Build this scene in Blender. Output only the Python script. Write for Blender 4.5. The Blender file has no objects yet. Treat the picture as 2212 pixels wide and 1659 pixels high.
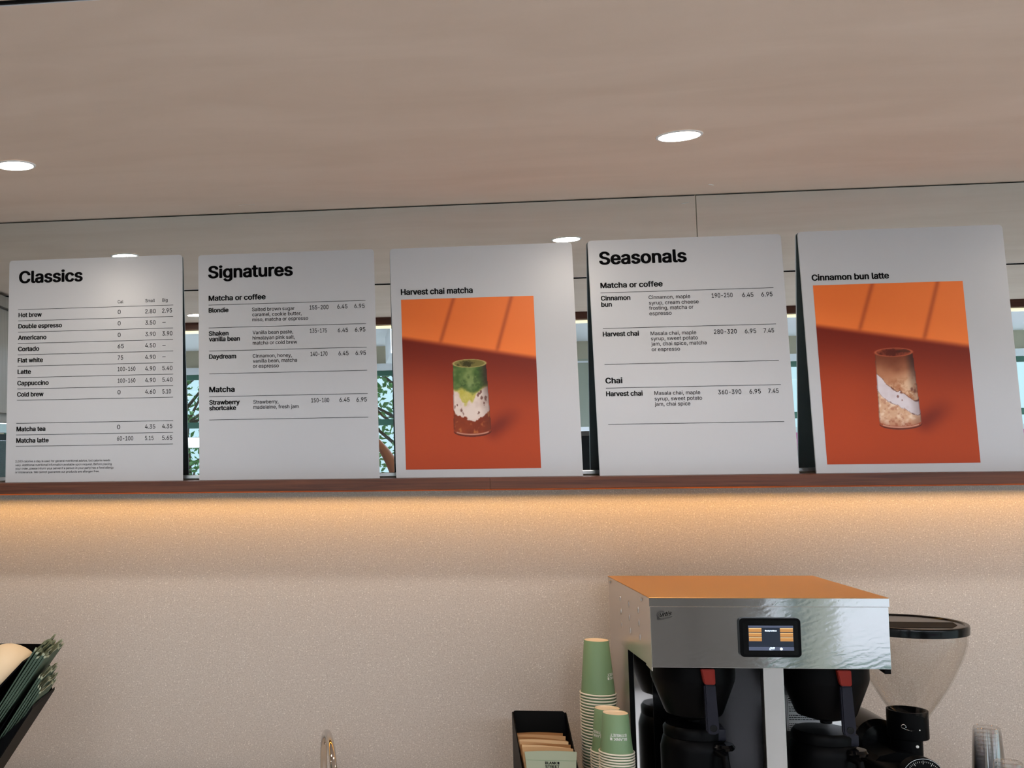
import bpy, bmesh, math, random, os
import numpy as np
from mathutils import Vector, Matrix
from mathutils.geometry import delaunay_2d_cdt

random.seed(7)
rng = np.random.default_rng(7)
C = bpy.context.scene.collection
SC = bpy.context.scene

# ------------------------------------------------------------------ camera, world, exposure
cam_d = bpy.data.cameras.new('camera')
cam = bpy.data.objects.new('camera', cam_d)
C.objects.link(cam)
W_PX, H_PX, F_PX, PX, PY = 2212.0, 1659.0, 2508.4, 428.73, 811.44
YAW, PITCH, ROLL = -0.1266, 0.0567, -0.0156
fw = Vector((math.sin(YAW)*math.cos(PITCH), math.cos(YAW)*math.cos(PITCH), math.sin(PITCH)))
r0 = Vector((math.cos(YAW), -math.sin(YAW), 0)); u0 = r0.cross(fw)
rt = r0*math.cos(ROLL)+u0*math.sin(ROLL); up = u0*math.cos(ROLL)-r0*math.sin(ROLL)
mw = Matrix((rt, up, -fw)).transposed().to_4x4()
mw.translation = Vector((0.0052, -3.1127, 0.1026))
cam.matrix_world = mw
cam_d.sensor_fit = 'HORIZONTAL'; cam_d.sensor_width = 36.0
cam_d.lens = 36.0*F_PX/W_PX
cam_d.shift_x = (W_PX/2-PX)/W_PX          # the photograph is an off-centre crop
cam_d.shift_y = (PY-H_PX/2)/W_PX
cam_d.clip_start = 0.02
SC.camera = cam

world = bpy.data.worlds.new('sky'); SC.world = world; world.use_nodes = True
wn = world.node_tree.nodes; wl = world.node_tree.links
wn.clear()
w_out = wn.new('ShaderNodeOutputWorld'); w_bg = wn.new('ShaderNodeBackground')
w_bg.inputs[0].default_value = (0.72, 0.93, 0.97, 1); w_bg.inputs[1].default_value = 1.15
wl.new(w_bg.outputs[0], w_out.inputs[0])

SC.view_settings.view_transform = 'Standard'
SC.view_settings.look = 'None'
SC.view_settings.gamma = 1.0
SC.view_settings.use_curve_mapping = False
SC.cycles.transparent_max_bounces = 64
SC.view_settings.exposure = 0.12
sun_d = bpy.data.lights.new('sun', 'SUN'); sun_d.energy = 3.0; sun_d.angle = 0.02; sun_d.color = (1.0, 0.95, 0.88)
sun = bpy.data.objects.new('sun', sun_d); C.objects.link(sun)
sun.rotation_euler = Vector((0.25, 0.62, -0.90)).to_track_quat('-Z', 'Y').to_euler()
DOWNLIGHT_W = 4.6      # watts of each downlight
DOWNLIGHT_COL = (1.0, 0.89, 0.77)
LED_STRENGTH = 18.0
LED_COL = (1.0, 0.50, 0.08)
FILL_PANEL_STRENGTH = 14.5   # unseen fill panels added in the window bay to brighten the room
FILL_PANEL_COL = (0.90, 0.97, 1.12)

# ------------------------------------------------------------------ materials
def srgb(r, g, b):
    f = lambda c: (c/255/12.92) if c/255 <= 0.04045 else ((c/255+0.055)/1.055)**2.4
    return (f(r), f(g), f(b), 1)

def mat(name, col, rough=0.5, metal=0.0, spec=0.5, emit=None, strength=0.0, trans=0.0, ior=1.45, coat=0.0):
    m = bpy.data.materials.new(name); m.use_nodes = True
    b = m.node_tree.nodes['Principled BSDF']
    if len(col) == 3: col = (*col, 1)
    b.inputs['Base Color'].default_value = col
    b.inputs['Roughness'].default_value = rough
    b.inputs['Metallic'].default_value = metal
    b.inputs['Specular IOR Level'].default_value = spec
    b.inputs['Transmission Weight'].default_value = trans
    b.inputs['IOR'].default_value = ior
    b.inputs['Coat Weight'].default_value = coat
    if emit:
        b.inputs['Emission Color'].default_value = (*emit, 1) if len(emit) == 3 else emit
        b.inputs['Emission Strength'].default_value = strength
    return m

class NT:
    """small helper around one material's node tree"""
    def __init__(s, m):
        s.m = m; s.n = m.node_tree.nodes; s.l = m.node_tree.links; s.b = s.n['Principled BSDF']
        s.tc = s.n.new('ShaderNodeTexCoord')
    def mapping(s, scale, rot=(0, 0, 0), out='Object'):
        mp = s.n.new('ShaderNodeMapping'); mp.inputs['Scale'].default_value = scale; mp.inputs['Rotation'].default_value = rot
        s.l.new(s.tc.outputs[out], mp.inputs['Vector']); return mp.outputs[0]
    def noise(s, vec, scale, detail=3, rough=0.5, dist=0.0):
        t = s.n.new('ShaderNodeTexNoise'); t.inputs['Scale'].default_value = scale; t.inputs['Detail'].default_value = detail
        t.inputs['Roughness'].default_value = rough; t.inputs['Distortion'].default_value = dist
        s.l.new(vec, t.inputs['Vector']); return t.outputs['Fac']
    def ramp(s, fac, stops):
        r = s.n.new('ShaderNodeValToRGB'); e = r.color_ramp.elements
        while len(e) < len(stops): e.new(0.5)
        for k, (p, c) in enumerate(stops):
            e[k].position = p; e[k].color = c if len(c) == 4 else (*c, 1)
        s.l.new(fac, r.inputs[0]); return r.outputs[0]
    def mix(s, fac, a, b, mode='MIX'):
        x = s.n.new('ShaderNodeMix'); x.data_type = 'RGBA'; x.blend_type = mode
        for inp, v in ((x.inputs[0], fac), (x.inputs[6], a), (x.inputs[7], b)):
            if hasattr(v, 'links'): s.l.new(v, inp)
            else: inp.default_value = v
        return x.outputs[2]
    def base(s, v): s.l.new(v, s.b.inputs['Base Color'])
    def rough(s, v): s.l.new(v, s.b.inputs['Roughness'])
    def bump(s, fac, strength, dist=0.002):
        bp = s.n.new('ShaderNodeBump'); bp.inputs['Strength'].default_value = strength; bp.inputs['Distance'].default_value = dist
        s.l.new(fac, bp.inputs['Height']); s.l.new(bp.outputs[0], s.b.inputs['Normal'])

def m_plaster(name, c1, c2):
    m = mat(name, c1, 0.75, spec=0.25); t = NT(m)
    f = t.noise(t.mapping((0.9, 2.6, 2.6), (0, 0, 0.15)), 2.2, 5, 0.55, 0.6)
    t.base(t.ramp(f, [(0.3, c1), (0.7, c2)]))
    t.bump(t.noise(t.mapping((1.0, 3.0, 3.0)), 3.0, 3), 0.12, 0.01)
    return m

def m_terrazzo():
    m = mat('speckled_stone', (0.4, 0.36, 0.32), 0.42, spec=0.4); t = NT(m)
    v = t.mapping((1, 1, 1))
    fine = t.noise(v, 300, 3, 0.7)
    base = t.ramp(fine, [(0.32, srgb(177, 167, 159)), (0.5, srgb(195, 186, 178)), (0.68, srgb(211, 203, 195))])
    vo = t.n.new('ShaderNodeTexVoronoi'); vo.inputs['Scale'].default_value = 250; vo.inputs['Randomness'].default_value = 1
    t.l.new(v, vo.inputs['Vector'])
    near = t.ramp(vo.outputs['Distance'], [(0.14, (1, 1, 1)), (0.40, (0, 0, 0))])
    sep = t.n.new('ShaderNodeSeparateColor'); t.l.new(vo.outputs['Color'], sep.inputs[0])
    pick = t.ramp(sep.outputs[0], [(0.60, (0, 0, 0)), (0.95, (1, 1, 1))])
    chip = t.mix(near, (0, 0, 0, 1), pick)
    base2 = t.mix(chip, base, srgb(236, 230, 222))
    vo2 = t.n.new('ShaderNodeTexVoronoi'); vo2.inputs['Scale'].default_value = 300
    t.l.new(v, vo2.inputs['Vector'])
    near2 = t.ramp(vo2.outputs['Distance'], [(0.14, (1, 1, 1)), (0.42, (0, 0, 0))])
    sep2 = t.n.new('ShaderNodeSeparateColor'); t.l.new(vo2.outputs['Color'], sep2.inputs[0])
    pick2 = t.ramp(sep2.outputs[1], [(0.74, (0, 0, 0)), (1.0, (1, 1, 1))])
    t.base(t.mix(t.mix(near2, (0, 0, 0, 1), pick2), base2, srgb(168, 157, 149)))
    return m

def m_wood(name, dark, light, axis='x', rough=0.45):
    m = mat(name, dark, rough); t = NT(m)
    sc = {'x': (1.2, 40, 40), 'y': (40, 1.2, 40), 'z': (40, 40, 1.2)}[axis]
    f = t.noise(t.mapping(sc), 2.6, 6, 0.65, 0.8)
    t.base(t.ramp(f, [(0.28, dark), (0.72, light)]))
    t.bump(f, 0.15, 0.001)
    return m

def m_steel(name, col, rough, swirl=0.0, wav=0.0):
    m = mat(name, col, rough, 1.0); t = NT(m)
    if swirl:
        f = t.noise(t.mapping((2.0, 2.0, 7.0), (0, 0.35, 0)), 7, 6, 0.65, 3.5)
        t.rough(t.ramp(f, [(0.3, (rough*0.85,)*3), (0.7, (rough*1.25,)*3)]))
        big = t.noise(t.mapping((1, 1, 1)), 5.0, 2, 0.5, 0.4)
        b1 = t.n.new('ShaderNodeBump'); b1.inputs['Strength'].default_value = wav; b1.inputs['Distance'].default_value = 0.01
        t.l.new(big, b1.inputs['Height'])
        wv = t.n.new('ShaderNodeTexWave'); wv.wave_type = 'RINGS'; wv.inputs['Scale'].default_value = 16; wv.inputs['Distortion'].default_value = 9; wv.inputs['Detail'].default_value = 4; wv.inputs['Detail Scale'].default_value = 1.6
        t.l.new(t.mapping((1.0, 1.0, 1.7), (0.0, 0.5, 0.0)), wv.inputs['Vector'])
        b3 = t.n.new('ShaderNodeBump'); b3.inputs['Strength'].default_value = swirl*1.2; b3.inputs['Distance'].default_value = 0.0003
        t.l.new(wv.outputs['Fac'], b3.inputs['Height']); t.l.new(b1.outputs[0], b3.inputs['Normal'])
        b2 = t.n.new('ShaderNodeBump'); b2.inputs['Strength'].default_value = swirl; b2.inputs['Distance'].default_value = 0.0003
        t.l.new(f, b2.inputs['Height']); t.l.new(b3.outputs[0], b2.inputs['Normal'])
        t.l.new(b2.outputs[0], t.b.inputs['Normal'])
    return m

def m_pane(name, tint, gloss, base=0.035, power=4.0):
    m = bpy.data.materials.new(name); m.use_nodes = True; n = m.node_tree.nodes; l = m.node_tree.links
    n.clear(); o = n.new('ShaderNodeOutputMaterial'); tr = n.new('ShaderNodeBsdfTransparent'); gl = n.new('ShaderNodeBsdfGlossy')
    tr.inputs[0].default_value = (*tint, 1); gl.inputs['Roughness'].default_value = 0.02
    lw = n.new('ShaderNodeLayerWeight'); lw.inputs['Blend'].default_value = 0.5
    pw = n.new('ShaderNodeMath'); pw.operation = 'POWER'; pw.inputs[1].default_value = power; l.new(lw.outputs['Facing'], pw.inputs[0])
    fr = n.new('ShaderNodeMath'); fr.operation = 'MULTIPLY_ADD'; fr.inputs[1].default_value = gloss; fr.inputs[2].default_value = base; l.new(pw.outputs[0], fr.inputs[0])
    mx = n.new('ShaderNodeMixShader'); l.new(fr.outputs[0], mx.inputs[0]); l.new(tr.outputs[0], mx.inputs[1]); l.new(gl.outputs[0], mx.inputs[2])
    l.new(mx.outputs[0], o.inputs[0]); return m

M = {}
M['ceiling'] = m_plaster('ceiling_plaster', srgb(219, 199, 182), srgb(228, 209, 193))
M['stone'] = m_terrazzo()
M['walnut'] = m_wood('walnut_shelf', srgb(60, 29, 18), srgb(108, 62, 40))
M['walnut_beam'] = m_wood('walnut_beam', srgb(70, 34, 24), srgb(98, 54, 38))
M['grey_wood'] = m_wood('grey_oak', srgb(128, 120, 112), srgb(158, 150, 142), 'z', 0.5)
M['mirror'] = mat('mirror_silver', (0.76, 0.845, 0.885), 0.0, 1.0)
M['mirror_edge'] = mat('mirror_edge', (0.02, 0.025, 0.022), 0.3)
M['alu'] = mat('brushed_aluminium', (0.72, 0.73, 0.74), 0.28, 1.0)
M['board'] = mat('white_board_laminate', (0.485, 0.505, 0.545), 0.34, spec=0.5)
M['board_back'] = mat('board_backing', (0.11, 0.125, 0.125), 0.6)
M['ink'] = mat('black_ink', (0.004, 0.004, 0.006), 0.6, spec=0.15)
M['black'] = mat('black_plastic', (0.0018, 0.0018, 0.0022), 0.4, spec=0.08)
M['black_matte'] = mat('black_matte', (0.0035, 0.0035, 0.0035), 0.6, spec=0.12)
M['black_gloss'] = mat('black_gloss', (0.002, 0.002, 0.0025), 0.16, spec=0.24)
M['white_paint'] = mat('white_paint', (0.8, 0.82, 0.84), 0.5)
M['steel'] = m_steel('brushed_steel', (0.66, 0.66, 0.67), 0.07, 0.06, 0.06)
M['steel_side'] = mat('satin_steel', (0.66, 0.60, 0.56), 0.30, 1.0)
M['steel_post'] = mat('post_steel', (0.50, 0.48, 0.46), 0.32, 1.0)
M['steel_top_led_tint'] = mat('steel_lid_led_tint', (0.74, 0.40, 0.14), 0.40, 1.0)  # warm reflection of the light strip painted into the base colour
M['steel_dark_reflection'] = mat('steel_back_reflection', (0.055, 0.055, 0.06), 0.22, 1.0)  # darkened by colour in place of mirroring the black baskets
M['chrome'] = mat('chrome', (0.62, 0.60, 0.59), 0.05, 1.0)
M['red'] = mat('red_plastic', srgb(124, 30, 18), 0.4, spec=0.25)
M['navy'] = mat('dark_handle', (0.012, 0.012, 0.020), 0.42, spec=0.2)
M['clear'] = m_pane('clear_polycarbonate', (0.95, 0.94, 0.93), 0.4)
M['clear_cup'] = m_pane('clear_cup_plastic', (0.965, 0.965, 0.97), 0.6, 0.10, 2.0)
M['window_glass'] = m_pane('window_glass', (0.94, 0.97, 0.98), 0.5)
M['cup_green'] = mat('cup_green', srgb(118, 146, 108), 0.5)
M['cup_rim'] = mat('cup_rim', srgb(232, 222, 204), 0.5)
M['cup_base'] = mat('cup_base', srgb(240, 214, 180), 0.6)
M['cup_ink'] = mat('white_ink', (0.8, 0.8, 0.76), 0.5)
M['kraft'] = mat('kraft_paper', srgb(196, 152, 106), 0.8)
M['kraft_dark'] = mat('kraft_paper_dark', srgb(160, 112, 66), 0.8)  # darker paper tone, varied from sleeve to sleeve
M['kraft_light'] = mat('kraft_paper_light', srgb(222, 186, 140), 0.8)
M['sleeve_green'] = mat('pale_green_paper', srgb(164, 170, 146), 0.75)
M['bag_green'] = mat('dark_green_paper', srgb(76, 96, 80), 0.7)
M['bag_inside'] = mat('bag_lining', srgb(186, 192, 164), 0.75)
M['cream'] = mat('cream_lid', srgb(244, 218, 180), 0.55)
M['beige_wall'] = mat('beige_paint', srgb(186, 178, 156), 0.7)
M['grey_wall'] = mat('grey_green_paint', srgb(168, 172, 156), 0.7)
M['green_frame'] = mat('green_frame', srgb(70, 112, 96), 0.45)
M['floor'] = mat('floor_pale', (0.66, 0.63, 0.60), 0.5)
M['counter'] = mat('counter_stone', (0.50, 0.46, 0.42), 0.35)
M['pavement'] = mat('pavement', (0.70, 0.66, 0.71), 0.8)
M['bark'] = m_wood('bark', srgb(60, 48, 38), srgb(96, 80, 64), 'z', 0.9)
M['leaf'] = mat('leaf', srgb(86, 132, 70), 0.6)
M['pink'] = mat('pink_panel', srgb(232, 130, 178), 0.5)
M['skin'] = mat('skin', srgb(150, 98, 70), 0.55)
M['shirt'] = mat('shirt_grey', srgb(70, 72, 78), 0.8)
M['trousers'] = mat('trousers_navy', srgb(40, 44, 58), 0.8)
M['hair'] = mat('hair_dark', srgb(32, 24, 20), 0.6)
M['label_white'] = mat('label_paper', (0.75, 0.75, 0.77), 0.6)
M['tin'] = mat('chip_white', (0.85, 0.84, 0.8), 0.5)

# ------------------------------------------------------------------ building helpers
def link(name, me, m, parent=None, loc=None):
    o = bpy.data.objects.new(name, me); C.objects.link(o)
    for x in (m if isinstance(m, (list, tuple)) else [m]): me.materials.append(x)
    if parent: o.parent = parent
    if loc: o.location = loc
    return o

def build(name, bm, m, parent=None, smooth=None, loc=None):
    bmesh.ops.remove_doubles(bm, verts=bm.verts, dist=1e-6)
    bmesh.ops.recalc_face_normals(bm, faces=bm.faces)
    me = bpy.data.meshes.new(name); bm.to_mesh(me); bm.free()
    if smooth:
        me.polygons.foreach_set('use_smooth', [True]*len(me.polygons))
        me.set_sharp_from_angle(angle=math.radians(smooth))
    return link(name, me, m, parent, loc)

def tag(o, label=None, cat=None, group=None, kind=None):
    if label: o['label'] = label
    if cat: o['category'] = cat
    if group: o['group'] = group
    if kind: o['kind'] = kind
    return o

def thing(name, label, cat, loc=(0, 0, 0), rot=(0, 0, 0), group=None):
    o = bpy.data.objects.new(name, None); C.objects.link(o); o.empty_display_size = 0.05
    o.location = loc; o.rotation_euler = rot
    return tag(o, label, cat, group)

def box(bm, x0, x1, y0, y1, z0, z1, bev=0.0, seg=2):
    b = bmesh.new()
    bmesh.ops.create_cube(b, size=1)
    for v in b.verts:
        v.co = Vector(((x0+x1)/2+v.co.x*(x1-x0), (y0+y1)/2+v.co.y*(y1-y0), (z0+z1)/2+v.co.z*(z1-z0)))
    if bev: bmesh.ops.bevel(b, geom=list(b.edges), offset=bev, segments=seg, profile=0.5, affect='EDGES')
    merge(bm, b); return bm

def merge(bm, b, mtx=None):
    if mtx is not None: bmesh.ops.transform(b, matrix=mtx, verts=b.verts)
    me = bpy.data.meshes.new('tmp'); b.to_mesh(me); b.free(); bm.from_mesh(me); bpy.data.meshes.remove(me)

def B(*a, **k): return box(bmesh.new(), *a, **k)

def lathe(bm, prof, n=48, cx=0, cy=0, cz=0, axis='z', cap=True):
    """prof: list of (radius, height)"""
    rings = []
    for r, h in prof:
        ring = []
        for k in range(n):
            a = 2*math.pi*k/n
            p = {'z': (cx+r*math.cos(a), cy+r*math.sin(a), cz+h), 'y': (cx+r*math.cos(a), cy+h, cz+r*math.sin(a)), 'x': (cx+h, cy+r*math.cos(a), cz+r*math.sin(a))}[axis]
            ring.append(bm.verts.new(p))
        rings.append(ring)
    for a, b in zip(rings, rings[1:]):
        for k in range(n): bm.faces.new((a[k], a[(k+1) % n], b[(k+1) % n], b[k]))
    if cap:
        if prof[0][0] > 1e-5: bm.faces.new(rings[0][::-1])
        if prof[-1][0] > 1e-5: bm.faces.new(rings[-1])
    return bm

def tube(bm, pts, r, n=14, closed=False):
    pts = [Vector(p) for p in pts]; rs = r if isinstance(r, (list, tuple)) else [r]*len(pts)
    rings = []; N = len(pts); prev = None
    for i, p in enumerate(pts):
        a = pts[(i-1) % N] if (closed or i > 0) else p
        b = pts[(i+1) % N] if (closed or i < N-1) else p
        t = (b-a).normalized()
        if prev is None:
            h = Vector((0, 0, 1)) if abs(t.z) < 0.9 else Vector((1, 0, 0))
            prev = t.cross(h).normalized()
        s = (prev-t*prev.dot(t)).normalized(); prev = s; q = t.cross(s)
        rings.append([bm.verts.new(p+(s*math.cos(2*math.pi*k/n)+q*math.sin(2*math.pi*k/n))*rs[i]) for k in range(n)])
    for i in range(N if closed else N-1):
        a, b = rings[i], rings[(i+1) % N]
        for k in range(n): bm.faces.new((a[k], a[(k+1) % n], b[(k+1) % n], b[k]))
    if not closed: bm.faces.new(rings[0][::-1]); bm.faces.new(rings[-1])
    return bm

def prism(bm, poly, a0, a1, axis='y'):
    """extrude a 2D polygon along an axis; poly in the two other axes"""
    f = {'y': lambda p, t: (p[0], t, p[1]), 'x': lambda p, t: (t, p[0], p[1]), 'z': lambda p, t: (p[0], p[1], t)}[axis]
    A = [bm.verts.new(f(p, a0)) for p in poly]; D = [bm.verts.new(f(p, a1)) for p in poly]
    bm.faces.new(A); bm.faces.new(D[::-1]); n = len(poly)
    for k in range(n): bm.faces.new((A[k], D[k], D[(k+1) % n], A[(k+1) % n]))
    return bm

def rounded_rect(x0, x1, y0, y1, r, seg=6, corners=(1, 1, 1, 1)):
    pts = []
    for (cx, cy, a0, on) in ((x1-r, y1-r, 0, corners[0]), (x0+r, y1-r, 90, corners[1]), (x0+r, y0+r, 180, corners[2]), (x1-r, y0+r, 270, corners[3])):
        if on:
            for k in range(seg+1):
                a = math.radians(a0+90*k/seg); pts.append((cx+r*math.cos(a), cy+r*math.sin(a)))
        else:
            a = math.radians(a0+45); pts.append((cx+r*(1 if math.cos(a) > 0 else -1), cy+r*(1 if math.sin(a) > 0 else -1)))
    return pts

# lettering: real glyph outlines turned into thin ink meshes
FONT = None
try:
    FONT = bpy.data.fonts.load(os.path.join(bpy.utils.resource_path('LOCAL'), 'datafiles', 'fonts', 'Inter.woff2'))
except Exception:
    FONT = None

def glyphs(words, bold=0.0, space=1.0):
    """outlines of the words, filled by the non-zero winding rule (the glyphs have overlapping contours)"""
    cu = bpy.data.curves.new('words', 'FONT'); cu.body = words; cu.size = 1.0; cu.fill_mode = 'NONE'
    cu.space_character = space; cu.resolution_u = 4
    if FONT: cu.font = FONT
    o = bpy.data.objects.new('words', cu); C.objects.link(o)
    dg = bpy.context.evaluated_depsgraph_get(); dg.update()
    wire = bpy.data.meshes.new_from_object(o.evaluated_get(dg))
    bpy.data.objects.remove(o); bpy.data.curves.remove(cu)
    P = np.array([v.co[:2] for v in wire.vertices]); E = [tuple(e.vertices) for e in wire.edges]
    bpy.data.meshes.remove(wire)
    seg = np.array([(min(e), max(e)) if abs(e[0]-e[1]) == 1 else (max(e), min(e)) for e in E])   # always along the contour
    vs, _, fs, _, _, _ = delaunay_2d_cdt([Vector(p) for p in P], E, [], 0, 1e-6)
    V = np.array([v[:] for v in vs]); F = np.array(fs); cen = V[F].mean(1)
    A, Bq = P[seg[:, 0]], P[seg[:, 1]]
    wind = np.zeros(len(F), int)
    for k in range(0, len(F), 400):
        cx, cy = cen[k:k+400, 0][:, None], cen[k:k+400, 1][:, None]
        left = (Bq[:, 0]-A[:, 0])*(cy-A[:, 1])-(cx-A[:, 0])*(Bq[:, 1]-A[:, 1])
        wind[k:k+400] = ((A[:, 1] <= cy) & (Bq[:, 1] > cy) & (left > 0)).sum(1)-((A[:, 1] > cy) & (Bq[:, 1] <= cy) & (left < 0)).sum(1)
    me = bpy.data.meshes.new('words')
    me.from_pydata([(x, y, 0.0) for x, y in V], [], [list(map(int, f)) for f, w in zip(F, wind) if w != 0])
    me.update()
    if bold:                       # heavier strokes: the outline laid down several times round a small circle
        bm = bmesh.new()
        n = 8 if bold > 0.012 else 4
        for k in range(n):
            a = 2*math.pi*(k+0.5)/n; c = me.copy()
            for p in c.vertices: p.co.x += bold*math.cos(a); p.co.y += bold*0.6*math.sin(a); p.co.z = 0.0
            bm.from_mesh(c); bpy.data.meshes.remove(c)
        bm.from_mesh(me); bm.to_mesh(me); bm.free()
    return me

def cap_height():
    me = glyphs('H'); ys = [v.co.y for v in me.vertices]; bpy.data.meshes.remove(me); return max(ys)-min(ys)
CAP = cap_height()

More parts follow.
